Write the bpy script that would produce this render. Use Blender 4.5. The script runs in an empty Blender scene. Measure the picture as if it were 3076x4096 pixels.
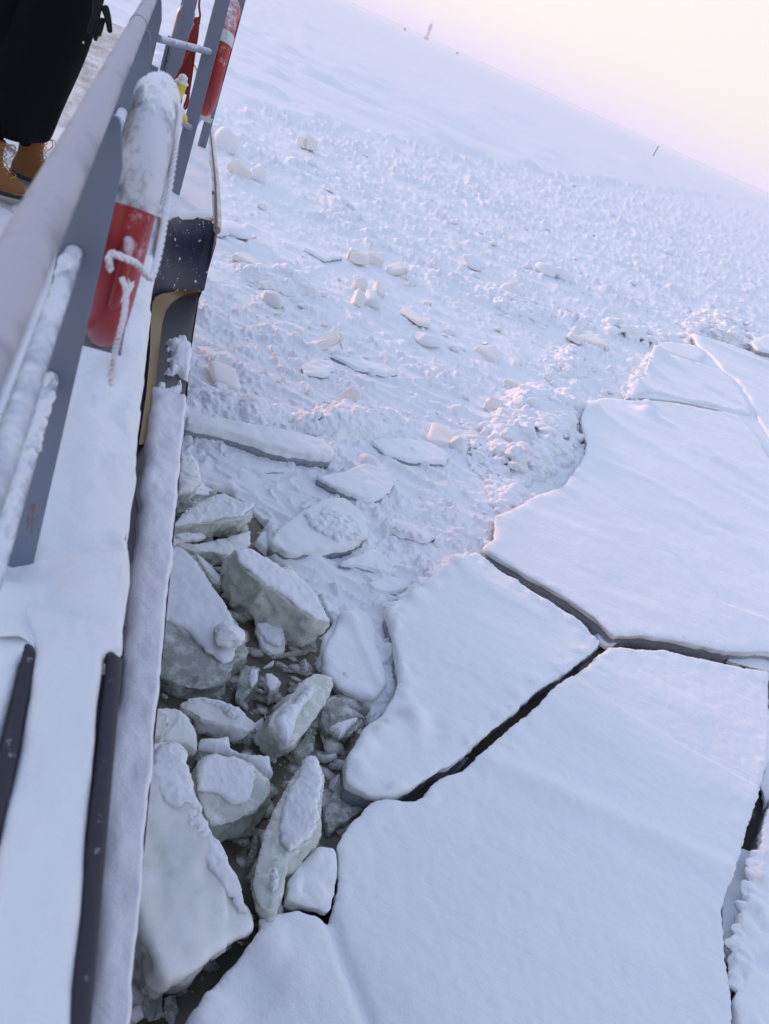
import bpy, bmesh, math, random
import numpy as np
from mathutils import Vector, Matrix
from mathutils.geometry import delaunay_2d_cdt

SC = bpy.context.scene
COL = SC.collection
R = math.radians
rng = np.random.default_rng(7)
random.seed(7)

# ------------------------------------------------------------------ camera
FPX, ROLL, PITCH, CAMZ = 3400.0, R(24.66), math.atan(1802 / 3400.0), 5.7
cam = bpy.data.cameras.new('camera')
cam.sensor_fit = 'VERTICAL'
cam.sensor_height = 36.0
cam.lens = FPX / 4096 * 36.0
cam.clip_start, cam.clip_end = 0.05, 30000
camo = bpy.data.objects.new('camera', cam)
COL.objects.link(camo)
cr, sr, cp, sp = math.cos(ROLL), math.sin(ROLL), math.cos(PITCH), math.sin(PITCH)
_R, _U, _F = Vector((1, 0, 0)), Vector((0, sp, cp)), Vector((0, cp, -sp))
vx, vy, vz = cr * _R + sr * _U, -sr * _R + cr * _U, -_F
camo.matrix_world = Matrix(((vx.x, vy.x, vz.x, 0), (vx.y, vy.y, vz.y, 0), (vx.z, vy.z, vz.z, CAMZ), (0, 0, 0, 1)))
SC.camera = camo
cam.dof.use_dof = True
cam.dof.focus_distance = 9.0
cam.dof.aperture_fstop = 4.0

# ------------------------------------------------------------------ sky and sun
SUN_AZ, SUN_EL = -58.0, 6.0            # degrees from +Y towards +X
w = bpy.data.worlds.new('World')
SC.world = w
w.use_nodes = True
nt = w.node_tree
nt.nodes.clear()
N = nt.nodes.new
L = nt.links.new
wo = N('ShaderNodeOutputWorld')
sky = N('ShaderNodeTexSky')
sky.sky_type = 'NISHITA'
sky.sun_disc = False
sky.sun_elevation = R(SUN_EL)
sky.sun_rotation = R(SUN_AZ)
sky.air_density, sky.dust_density, sky.ozone_density = 1.0, 1.5, 2.0
b1 = N('ShaderNodeBackground')
b1.inputs[1].default_value = 0.03
L(sky.outputs[0], b1.inputs[0])
tc = N('ShaderNodeTexCoord')
sx = N('ShaderNodeSeparateXYZ')
L(tc.outputs['Generated'], sx.inputs[0])
rp = N('ShaderNodeValToRGB')
L(sx.outputs[2], rp.inputs[0])
cr_ = rp.color_ramp
stops = [(0.0, (0.86, 0.80, 0.83)), (0.03, (0.93, 0.845, 0.825)), (0.09, (0.95, 0.88, 0.83)), (0.16, (0.95, 0.90, 0.85)),
         (0.26, (0.84, 0.85, 0.87)), (0.5, (0.67, 0.755, 0.99)), (1.0, (0.54, 0.65, 1.02))]
while len(cr_.elements) < len(stops):
    cr_.elements.new(0.5)
for e, (p, c) in zip(cr_.elements, stops):
    e.position = p
    e.color = (*c, 1)
b2 = N('ShaderNodeBackground')
b2.inputs[1].default_value = 0.72
L(rp.outputs[0], b2.inputs[0])
dt = N('ShaderNodeVectorMath')            # the sky is brighter towards the low sun
dt.operation = 'DOT_PRODUCT'
dt.inputs[1].default_value = (math.sin(R(SUN_AZ)), math.cos(R(SUN_AZ)), 0)
L(tc.outputs['Generated'], dt.inputs[0])
mr = N('ShaderNodeMapRange')
for i_, v_ in enumerate((-1, 1, .56, .79)): mr.inputs[1 + i_].default_value = v_
L(dt.outputs['Value'], mr.inputs[0])
L(mr.outputs[0], b2.inputs[1])
ad = N('ShaderNodeAddShader')
L(b1.outputs[0], ad.inputs[0])
L(b2.outputs[0], ad.inputs[1])
L(ad.outputs[0], wo.inputs[0])
sl = bpy.data.lights.new('sun', 'SUN')
sl.energy = 2.5
sl.angle = R(11)
sl.color = (1.0, 0.56, 0.44)
slo = bpy.data.objects.new('sun', sl)
COL.objects.link(slo)
sd = Vector((math.sin(R(SUN_AZ)) * math.cos(R(SUN_EL)), math.cos(R(SUN_AZ)) * math.cos(R(SUN_EL)), math.sin(R(SUN_EL))))
slo.rotation_euler = sd.to_track_quat('Z', 'Y').to_euler()
SC.view_settings.view_transform = 'Standard'
SC.view_settings.look = 'None'
SC.view_settings.exposure = 0.42
SC.view_settings.gamma = 1.0
SC.cycles.max_bounces = 8
SC.cycles.diffuse_bounces = 6
SC.cycles.volume_bounces = 4

# ------------------------------------------------------------------ measuring helpers (photo measurements -> metres)
K = 3076 / 1661
def ray(x, y):
    dx, dy = x * K - 1538, y * K - 2048
    r, u = dx * cr + dy * sr, dx * sr - dy * cr
    return np.array([r, FPX * cp + u * sp, u * cp - FPX * sp]) / FPX
def at(x, y, z):
    v = ray(x, y)
    return np.array([0, 0, CAMZ]) + v * ((z - CAMZ) / v[2])
SA = R(-23.8)
SD, TD = np.array([math.sin(SA), math.cos(SA)]), np.array([math.cos(SA), -math.sin(SA)])
def to_ship(p):                         # world -> ship axes (t outboard, s along, z)
    return np.array([p[:2] @ TD, p[:2] @ SD, p[2]])
def ship_z(x, y, z): return to_ship(at(x, y, z))
def ship_s(x, y, s):
    v = ray(x, y)
    k = s / (v[:2] @ SD)
    return np.array([v[:2] @ TD * k, s, CAMZ + v[2] * k])
def z3(a, b): return ((2400 + .407 * a) / K, (1100 + .407 * b) / K)
def z4(a, b): return ((500 + .72246 * a) / K, (1800 + .72246 * b) / K)
def z5(a, b): return ((500 + .72246 * a) / K, (2700 + .72246 * b) / K)
def z8(a, b): return ((1300 + 1.0693 * a) / K, (2000 + 1.0693 * b) / K)
def z6(a, b): return ((700 + .78266 * a) / K, (900 + .78266 * b) / K)

# ------------------------------------------------------------------ noise
def _h(ix, iy, iz, seed):
    n = (ix.astype(np.int64) * 374761393 + iy.astype(np.int64) * 668265263 + iz * 2147483647 + seed * 1274126177) & 0xFFFFFFFF
    n = ((n ^ (n >> 13)) * 1274126177) & 0xFFFFFFFF
    n = ((n ^ (n >> 16)) * 2246822519) & 0xFFFFFFFF
    return ((n ^ (n >> 15)) & 0xFFFFFF) / float(0xFFFFFF)
def vnoise(x, y, seed=0):
    x0, y0 = np.floor(x), np.floor(y)
    fx, fy = x - x0, y - y0
    ux, uy = fx * fx * fx * (fx * (fx * 6 - 15) + 10), fy * fy * fy * (fy * (fy * 6 - 15) + 10)
    g = lambda a, b: _h(x0 + a, y0 + b, np.int64(0), seed)
    return ((g(0, 0) * (1 - ux) + g(1, 0) * ux) * (1 - uy) + (g(0, 1) * (1 - ux) + g(1, 1) * ux) * uy) * 2 - 1
def fbm(x, y, seed=0, oct=4, gain=.5):
    a, s, v = 1.0, 0.0, 0
    for i in range(oct):
        c, d = math.cos(i * .9), math.sin(i * .9)
        v = v + a * vnoise((x * c - y * d) * 2.03 ** i + 17.3 * i, (x * d + y * c) * 2.03 ** i - 9.1 * i, seed + i * 31)
        s += a
        a *= gain
    return v / s
def noise3(x, y, z, seed=0):
    return (vnoise(x + z * .71, y - z * .37, seed) + vnoise(y + x * .31, z - x * .53, seed + 5) + vnoise(z + y * .41, x + y * .29, seed + 9)) / 1.7
def vor(x, y, seed, fn):
    """max over the 3x3 neighbour cells of fn(dx, dy, random tuple)"""
    x0, y0 = np.floor(x), np.floor(y)
    out = np.zeros_like(x)
    for a in (-1, 0, 1):
        for b in (-1, 0, 1):
            cx, cy = x0 + a, y0 + b
            r = [_h(cx, cy, np.int64(k), seed) for k in range(6)]
            out = np.maximum(out, fn(x - cx - r[0], y - cy - r[1], r))
    return out
def facet(x, y, seed):
    """broken, piecewise flat surface: each cell its own tilted plane"""
    x0, y0 = np.floor(x), np.floor(y)
    best, val = np.full(np.shape(x), 9.0), np.zeros(np.shape(x))
    for a in (-1, 0, 1):
        for b in (-1, 0, 1):
            cx, cy = x0 + a, y0 + b
            r = [_h(cx, cy, np.int64(k), seed) for k in range(5)]
            dx, dy = x - cx - r[0], y - cy - r[1]
            d = dx * dx + dy * dy
            m = d < best
            val = np.where(m, (r[2] - .5) + (r[3] - .5) * dx * 1.6 + (r[4] - .5) * dy * 1.6, val)
            best = np.where(m, d, best)
    return val
def sstep(a, b, x):
    t = np.clip((x - a) / (b - a), 0, 1)
    return t * t * (3 - 2 * t)

# ------------------------------------------------------------------ polygons
def inside(P, poly):
    c = np.zeros(len(P), bool)
    x, y = P[:, 0], P[:, 1]
    n = len(poly)
    for i in range(n):
        x1, y1 = poly[i]
        x2, y2 = poly[(i + 1) % n]
        if y1 == y2: continue
        m = (y1 > y) != (y2 > y)
        c ^= m & (x < (x2 - x1) * (y - y1) / (y2 - y1) + x1)
    return c
def pdist(P, line, closed=True):
    d = np.full(len(P), 1e9)
    n = len(line)
    for i in range(n if closed else n - 1):
        a, b = np.array(line[i]), np.array(line[(i + 1) % n])
        ab = b - a
        t = np.clip(((P - a) @ ab) / max(ab @ ab, 1e-12), 0, 1)
        q = P - a - t[:, None] * ab
        d = np.minimum(d, np.einsum('ij,ij->i', q, q))
    return np.sqrt(d)
def area(p):
    p = np.array(p)
    q = np.roll(p, -1, 0)
    return .5 * np.sum(p[:, 0] * q[:, 1] - p[:, 1] * q[:, 0])
def resample(p, ds, closed=True):
    p = [np.array(q, float) for q in p]
    out = []
    n = len(p)
    for i in range(n if closed else n - 1):
        a, b = p[i], p[(i + 1) % n]
        k = max(1, int(round(np.linalg.norm(b - a) / ds)))
        out += [a + (b - a) * j / k for j in range(k)]
    if not closed: out.append(p[-1])
    return np.array(out)
def roughen(p, ds, amp, seed, scale=1.0):
    p = resample(p, ds)
    for _ in range(2):
        p = .5 * p + .25 * (np.roll(p, 1, 0) + np.roll(p, -1, 0))
    t = np.roll(p, -1, 0) - np.roll(p, 1, 0)
    t /= np.linalg.norm(t, axis=1)[:, None] + 1e-9
    n = np.stack([t[:, 1], -t[:, 0]], 1)
    q = p * (1.0 / scale)
    v = fbm(q[:, 0] * 3, q[:, 1] * 3, seed, 6, .74)
    v = v + .38 * fbm(q[:, 0] * 17, q[:, 1] * 17, seed + 7, 3, .7)
    return p + n * (amp * v)[:, None]

# ------------------------------------------------------------------ mesh helpers
def mk(name, V, F, mat=None, parent=None, smooth=True, attrs=None, mats=None, midx=None):
    me = bpy.data.meshes.new(name)
    V = np.asarray(V, float)
    if isinstance(F, np.ndarray):
        k = F.shape[1]
        me.vertices.add(len(V))
        me.vertices.foreach_set('co', V.astype(np.float32).ravel())
        me.loops.add(F.size)
        me.polygons.add(len(F))
        me.polygons.foreach_set('loop_start', np.arange(0, F.size, k, dtype=np.int32))
        me.loops.foreach_set('vertex_index', F.astype(np.int32).ravel())
        me.update(calc_edges=True)
    else:
        me.from_pydata([tuple(v) for v in V], [], [list(map(int, f)) for f in F])
    me.validate()
    for m in (mats or [mat]):
        if m: me.materials.append(m)
    if midx is not None: me.polygons.foreach_set('material_index', np.asarray(midx, np.int32))
    if smooth: me.polygons.foreach_set('use_smooth', np.ones(len(me.polygons), bool))
    for k, v in (attrs or {}).items():
        me.attributes.new(k, 'FLOAT', 'POINT').data.foreach_set('value', np.asarray(v, np.float32))
    me.update()
    o = bpy.data.objects.new(name, me)
    COL.objects.link(o)
    if parent: o.parent = parent
    return o
def tag(o, label=None, cat=None, group=None, kind=None):
    if label: o['label'] = label
    if cat: o['category'] = cat
    if group: o['group'] = group
    if kind: o['kind'] = kind
    return o
def empty(name, loc=(0, 0, 0), rz=0):
    o = bpy.data.objects.new(name, None)
    o.empty_display_size = .1
    COL.objects.link(o)
    o.location = loc
    o.rotation_euler = (0, 0, rz)
    return o
class MB:
    def __init__(s): s.V, s.F, s.n = [], [], 0
    def add(s, V, F):
        V = np.asarray(V, float)
        s.V.append(V)
        s.F += [[i + s.n for i in f] for f in F]
        s.n += len(V)
        return s
    def box(s, c, d, rot=None, bev=.0):
        c, d = np.array(c, float), np.array(d, float) / 2
        V = np.array([(x, y, z) for z in (-1, 1) for y in (-1, 1) for x in (-1, 1)]) * d
        if rot is not None: V = V @ np.array(rot).T
        return s.add(V + c, [(0, 2, 3, 1), (4, 5, 7, 6), (0, 1, 5, 4), (2, 6, 7, 3), (0, 4, 6, 2), (1, 3, 7, 5)])
    def tube(s, pts, r, n=10, closed=False, cap=True):
        pts = np.array(pts, float)
        m = len(pts)
        rr = np.full(m, r) if np.isscalar(r) else np.array(r, float)
        T = np.zeros_like(pts)
        for i in range(m):
            a, b = (pts[(i - 1) % m], pts[(i + 1) % m]) if closed else (pts[max(i - 1, 0)], pts[min(i + 1, m - 1)])
            T[i] = (b - a) / (np.linalg.norm(b - a) + 1e-9)
        u = np.cross(T[0], (0, 0, 1.0))
        if np.linalg.norm(u) < .1: u = np.cross(T[0], (1.0, 0, 0))
        u /= np.linalg.norm(u)
        V = []
        for i in range(m):
            u = u - T[i] * (u @ T[i])
            u /= np.linalg.norm(u) + 1e-9
            v = np.cross(T[i], u)
            for k in range(n):
                a = 2 * math.pi * k / n
                V.append(pts[i] + rr[i] * (math.cos(a) * u + math.sin(a) * v))
        F = []
        for i in range(m if closed else m - 1):
            j = (i + 1) % m
            for k in range(n):
                F.append((i * n + k, i * n + (k + 1) % n, j * n + (k + 1) % n, j * n + k))
        if cap and not closed:
            F.append(tuple(range(n))[::-1])
            F.append(tuple((m - 1) * n + k for k in range(n)))
        return s.add(V, F)
    def sweep(s, sec, path, closed_sec=True, cap=True):
        """sec: list of (a,b) offsets; path: list of (origin, ea, eb)"""
        n = len(sec)
        V = [np.array(o) + a * np.array(ea) + b * np.array(eb) for o, ea, eb in path for a, b in sec]
        F = []
        for i in range(len(path) - 1):
            for k in range(n if closed_sec else n - 1):
                F.append((i * n + k, i * n + (k + 1) % n, (i + 1) * n + (k + 1) % n, (i + 1) * n + k))
        if cap and closed_sec:
            F += [tuple(range(n))[::-1], tuple((len(path) - 1) * n + k for k in range(n))]
        return s.add(V, F)
    def build(s, name, mat, parent=None, smooth=True, bevel=0, attrs=None):
        o = mk(name, np.concatenate(s.V), s.F, mat, parent, smooth, attrs)
        bm = bmesh.new()
        bm.from_mesh(o.data)
        bmesh.ops.recalc_face_normals(bm, faces=bm.faces)
        bm.to_mesh(o.data)
        bm.free()
        if bevel:
            m = o.modifiers.new('bevel', 'BEVEL')
            m.width = bevel
            m.segments = 2
            m.limit_method = 'ANGLE'
            m.angle_limit = R(40)
        if smooth:
            try: o.data.set_sharp_from_angle(angle=R(42))
            except Exception: pass
        return o
def grid_faces(nu, nv):
    i = np.arange(nu * nv).reshape(nu, nv)
    return np.stack([i[:-1, :-1], i[1:, :-1], i[1:, 1:], i[:-1, 1:]], -1).reshape(-1, 4)

# ------------------------------------------------------------------ materials
MATS = {}
def material(name):
    m = bpy.data.materials.new(name)
    m.use_nodes = True
    t = m.node_tree
    t.nodes.clear()
    o = t.nodes.new('ShaderNodeOutputMaterial')
    p = t.nodes.new('ShaderNodeBsdfPrincipled')
    t.links.new(p.outputs[0], o.inputs[0])
    MATS[name] = m
    return m, t, p
class NT:
    def __init__(s, t):
        s.t = t
        s.co = t.nodes.new('ShaderNodeTexCoord').outputs['Object']
    def n(s, ty): return s.t.nodes.new('ShaderNode' + ty)
    def link(s, a, b): s.t.links.new(a, b)
    def noise(s, scale, detail=4, rough=.55, co=None, dist=0):
        n = s.n('TexNoise')
        s.link(co or s.co, n.inputs['Vector'])
        n.inputs['Scale'].default_value, n.inputs['Detail'].default_value = scale, detail
        n.inputs['Roughness'].default_value, n.inputs['Distortion'].default_value = rough, dist
        return n.outputs[0]
    def map(s, v, a, b, c=0.0, d=1.0):
        m = s.n('MapRange')
        s.link(v, m.inputs[0])
        for i, x in enumerate((a, b, c, d)): m.inputs[1 + i].default_value = x
        return m.outputs[0]
    def math(s, op, a, b=None):
        m = s.n('Math')
        m.operation = op
        for i, x in enumerate((a, b)):
            if x is None: continue
            if isinstance(x, (int, float)): m.inputs[i].default_value = x
            else: s.link(x, m.inputs[i])
        return m.outputs[0]
    def mix(s, f, a, b):
        m = s.n('Mix')
        m.data_type = 'RGBA'
        if isinstance(f, (int, float)): m.inputs[0].default_value = f
        else: s.link(f, m.inputs[0])
        for i, x in ((6, a), (7, b)):
            if isinstance(x, tuple): m.inputs[i].default_value = (*x, 1)
            else: s.link(x, m.inputs[i])
        return m.outputs[2]
    def attr(s, name):
        a = s.n('Attribute')
        a.attribute_name = name
        return a.outputs['Fac']
    def stretch(s, sx_, sy_, sz_):
        m = s.n('Mapping')
        s.link(s.co, m.inputs[0])
        m.inputs['Scale'].default_value = (sx_, sy_, sz_)
        return m.outputs[0]
    def bump(s, p, h, strength=.3, dist=.01):
        b = s.n('Bump')
        s.link(h, b.inputs['Height'])
        b.inputs['Strength'].default_value, b.inputs['Distance'].default_value = strength, dist
        s.link(b.outputs[0], p.inputs['Normal'])
    def up(s):
        g = s.n('NewGeometry')
        x = s.n('SeparateXYZ')
        s.link(g.outputs['Normal'], x.inputs[0])
        return x.outputs[2]
SNOW = (.86, .885, .91)
def snow_mat(name, base=SNOW, grain=.35, scale=55, sss=0.0):
    m, t, p = material(name)
    q = NT(t)
    a, b = q.noise(scale, 5, .7), q.noise(scale * .14, 3)
    h = q.math('ADD', a, q.math('MULTIPLY', b, 1.6))
    if name == 'floe_snow':
        h = q.math('ADD', h, q.math('MULTIPLY', q.noise(3.2, 4, .6, q.stretch(.5, 2.2, 1)), 2.2))
    c = q.mix(q.map(q.noise(1.3, 4), .35, .7), base, tuple(x * .965 for x in base))
    q.link(c, p.inputs['Base Color'])
    p.inputs['Roughness'].default_value = .72
    p.inputs['Specular IOR Level'].default_value = .25
    if sss:
        p.inputs['Subsurface Weight'].default_value = sss
        p.inputs['Subsurface Radius'].default_value = (.03, .035, .045)
        p.inputs['Subsurface Scale'].default_value = 1
    q.bump(p, h, grain, .012)
    return m
snow_mat('snow')
snow_mat('floe_snow', grain=.5, scale=38)
m = snow_mat('thin_snow', (.84, .84, .87), grain=.4, scale=90)
q = NT(m.node_tree)
p = next(n for n in m.node_tree.nodes if n.type == 'BSDF_PRINCIPLED')
src = p.inputs['Base Color'].links[0].from_socket
q.link(q.mix(q.math('MULTIPLY', q.attr('thin'), q.map(q.noise(60, 5, .7), .35, .6, .55, 1.0)), src, (.34, .27, .27)), p.inputs['Base Color'])
snow_mat('rubble_snow', (.85, .87, .90), grain=.5, scale=30)
snow_mat('deck_snow', (.86, .88, .91), grain=.55, scale=55)
snow_mat('pale_ice', (.85, .835, .81), grain=.35, scale=40, sss=.4)
def ice_mat(name, lo, hi, rough=.3, sss=.5, bumpy=.35, frost=.0, trans=.0):
    m, t, p = material(name)
    q = NT(t)
    f = q.map(q.noise(1.5, 4, .5, dist=.5), .35, .68)
    c = q.mix(f, lo, hi)
    fr = q.map(q.noise(7, 6, .62), .50 - frost * .25, .72 - frost * .25)
    c = q.mix(q.math('MULTIPLY', fr, .5 + frost * .5), c, (.80, .83, .84))
    vn = q.n('TexVoronoi')
    vn.feature = 'DISTANCE_TO_EDGE'
    vn.inputs['Scale'].default_value = 3.1
    ds_ = q.n('VectorMath')
    ds_.operation = 'ADD'
    nn_ = q.n('TexNoise')
    q.link(q.co, nn_.inputs['Vector'])
    nn_.inputs['Scale'].default_value = 2.2
    q.link(q.co, ds_.inputs[0])
    q.link(nn_.outputs[1], ds_.inputs[1])
    q.link(ds_.outputs[0], vn.inputs['Vector'])
    vein = q.math('MULTIPLY', q.map(vn.outputs['Distance'], .0, .035, 1, 0), q.map(q.noise(1.7, 3), .42, .6))
    c = q.mix(q.math('MULTIPLY', vein, .6), c, (.88, .90, .90))
    q.link(c, p.inputs['Base Color'])
    q.link(q.map(fr, 0, 1, rough, .8), p.inputs['Roughness'])
    p.inputs['IOR'].default_value = 1.31
    if trans: q.link(q.math('MULTIPLY', q.math('SUBTRACT', 1.0, fr), trans), p.inputs['Transmission Weight'])
    p.inputs['Subsurface Weight'].default_value = sss
    p.inputs['Subsurface Radius'].default_value = (.12, .15, .135)
    p.inputs['Coat Weight'].default_value = 1.0
    p.inputs['Coat Roughness'].default_value = .06
    p.inputs['Coat IOR'].default_value = 1.33
    p.inputs['Subsurface Scale'].default_value = 1
    q.bump(p, q.math('ADD', q.noise(6, 4, .5), q.math('MULTIPLY', q.noise(70, 3), .08)), bumpy, .03)
    return m
ice_mat('green_ice', (.75, .83, .735), (.88, .915, .86), rough=.10, bumpy=.25, sss=.8, trans=.30)
ice_mat('clear_ice', (.36, .40, .335), (.62, .655, .585), rough=.05, frost=.10, bumpy=.25, sss=.6, trans=.45)
ice_mat('white_ice', (.78, .82, .775), (.89, .905, .89), rough=.22, frost=.35, bumpy=.3, sss=.8, trans=.05)
ice_mat('dark_ice', (.05, .06, .075), (.20, .22, .25), rough=.45, sss=.2, frost=.1)
m, t, p = material('water')
q = NT(t)
c = q.mix(q.map(q.noise(.9, 3), .4, .65), (.060, .060, .042), (.12, .11, .075))
q.link(c, p.inputs['Base Color'])
p.inputs['Roughness'].default_value = .06
p.inputs['IOR'].default_value = 1.33
q.bump(p, q.noise(7, 3), .12, .03)
def paint(name, base, frost=(.80, .81, .84), amount=.5, scale=30, rough=.5, streak=None, up=True, metal=0, rust=False):
    """painted steel with rime where it settles"""
    m, t, p = material(name)
    q = NT(t)
    co = q.stretch(*streak) if streak else None
    n1 = q.noise(scale, 6, .7, co)
    n2 = q.noise(scale * .18, 3, .5, co)
    f = q.math('ADD', q.math('MULTIPLY', n1, .6), q.math('MULTIPLY', n2, .6))
    if up:
        f = q.math('ADD', f, q.math('MULTIPLY', q.up(), .22))
    f = q.map(f, .98 - amount, 1.2 - amount)
    b = q.mix(q.noise(3.5, 5), base, tuple(x * .82 for x in base))
    if rust:
        rs_ = q.noise(5, 7, .72, q.stretch(3, 3, .8))
        b = q.mix(q.math('MULTIPLY', q.map(rs_, .60, .68), .75), b, (.17, .075, .035))
        b = q.mix(q.math('MULTIPLY', q.map(q.noise(2.2, 5, .6, q.stretch(4, 4, .6)), .5, .75), .35), b, (.16, .16, .17))
    q.link(q.mix(f, b, frost), p.inputs['Base Color'])
    q.link(q.map(f, 0, 1, rough, .9), p.inputs['Roughness'])
    q.bump(p, q.math('ADD', n1, f), .18, .004)
    return m
GREY = (.185, .22, .295)
paint('grey_paint', GREY, amount=.16, scale=28, rough=.45, rust=True)
paint('rail_frost', (.24, .25, .29), (.46, .45, .49), amount=.45, scale=18, rough=.7, streak=(1.2, 1.6, 1.2))
paint('pipe_frost', (.27, .31, .39), (.74, .76, .82), amount=.36, scale=22, rough=.6)
paint('black_rubber', (.026, .028, .040), amount=.06, scale=60, rough=.62)
paint('black_steel', (.022, .024, .034), amount=.02, scale=26, rough=.4)
paint('gold_paint', (.21, .14, .06), (.6, .55, .5), amount=.04, scale=20, rough=.5)
paint('tan_rim', (.55, .43, .30), (.8, .78, .76), amount=.34, scale=24, rough=.6)
paint('red_plastic', (.38, .018, .020), (.78, .76, .80), amount=.30, scale=30, rough=.42)
paint('ring_white', (.14, .15, .165), (.66, .68, .73), amount=.49, scale=24, rough=.8)
paint('red_rope', (.30, .030, .028), (.7, .6, .62), amount=.2, scale=60, rough=.8, up=False)
paint('frost_rope', (.42, .33, .35), (.78, .78, .82), amount=.62, scale=60, rough=.9)
paint('yellow_plastic', (.78, .60, .06), (.86, .84, .74), amount=.34, scale=50, rough=.5)
paint('white_plastic', (.72, .72, .66), amount=.4, scale=40)
paint('deck_paint', (.36, .335, .30), (.74, .73, .72), amount=.30, scale=5, rough=.6, streak=(2.0, .6, 1))
paint('shade_box_paint', (.70, .70, .70), amount=.3, scale=6)
paint('coat_cloth', (.0022, .0026, .0045), (.012, .012, .015), amount=.05, scale=40, rough=.95)
next(n for n in MATS['coat_cloth'].node_tree.nodes if n.type == 'BSDF_PRINCIPLED').inputs['Specular IOR Level'].default_value = .15
paint('glove_cloth', (.006, .006, .008), (.03, .03, .03), amount=.05, scale=60, rough=.9)
paint('boot_leather', (.24, .09, .02), (.30, .14, .045), amount=.35, scale=25, rough=.7, up=False)
paint('boot_sole', (.03, .028, .026), amount=.2, scale=40, rough=.8)
paint('lace', (.50, .33, .07), (.55, .4, .1), amount=.3, scale=60, rough=.8, up=False)
paint('skin', (.55, .36, .28), (.6, .4, .3), amount=.3, scale=20, rough=.5, up=False)
paint('tower_pale', (.55, .53, .60), amount=.3, scale=1)
paint('tower_dark', (.30, .25, .36), amount=.1, scale=1)
paint('buoy_green', (.05, .12, .10), amount=.2, scale=3)
# ice that is frozen snow above and dark below: depth attribute
m, t, p = material('floe_ice')
q = NT(t)
d = q.math('ADD', q.attr('depth'), q.math('MULTIPLY', q.math('SUBTRACT', q.noise(9, 5, .6), .5), .5))
spk = q.map(q.noise(60, 4, .7), .5, .62)
c = q.mix(q.map(d, .1, .5), (.26, .285, .34), (.035, .042, .06))
c = q.mix(q.math('MULTIPLY', spk, .45), c, (.7, .72, .78))
q.link(c, p.inputs['Base Color'])
p.inputs['Roughness'].default_value = .5
q.bump(p, q.noise(30, 5, .6), .4, .02)

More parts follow.
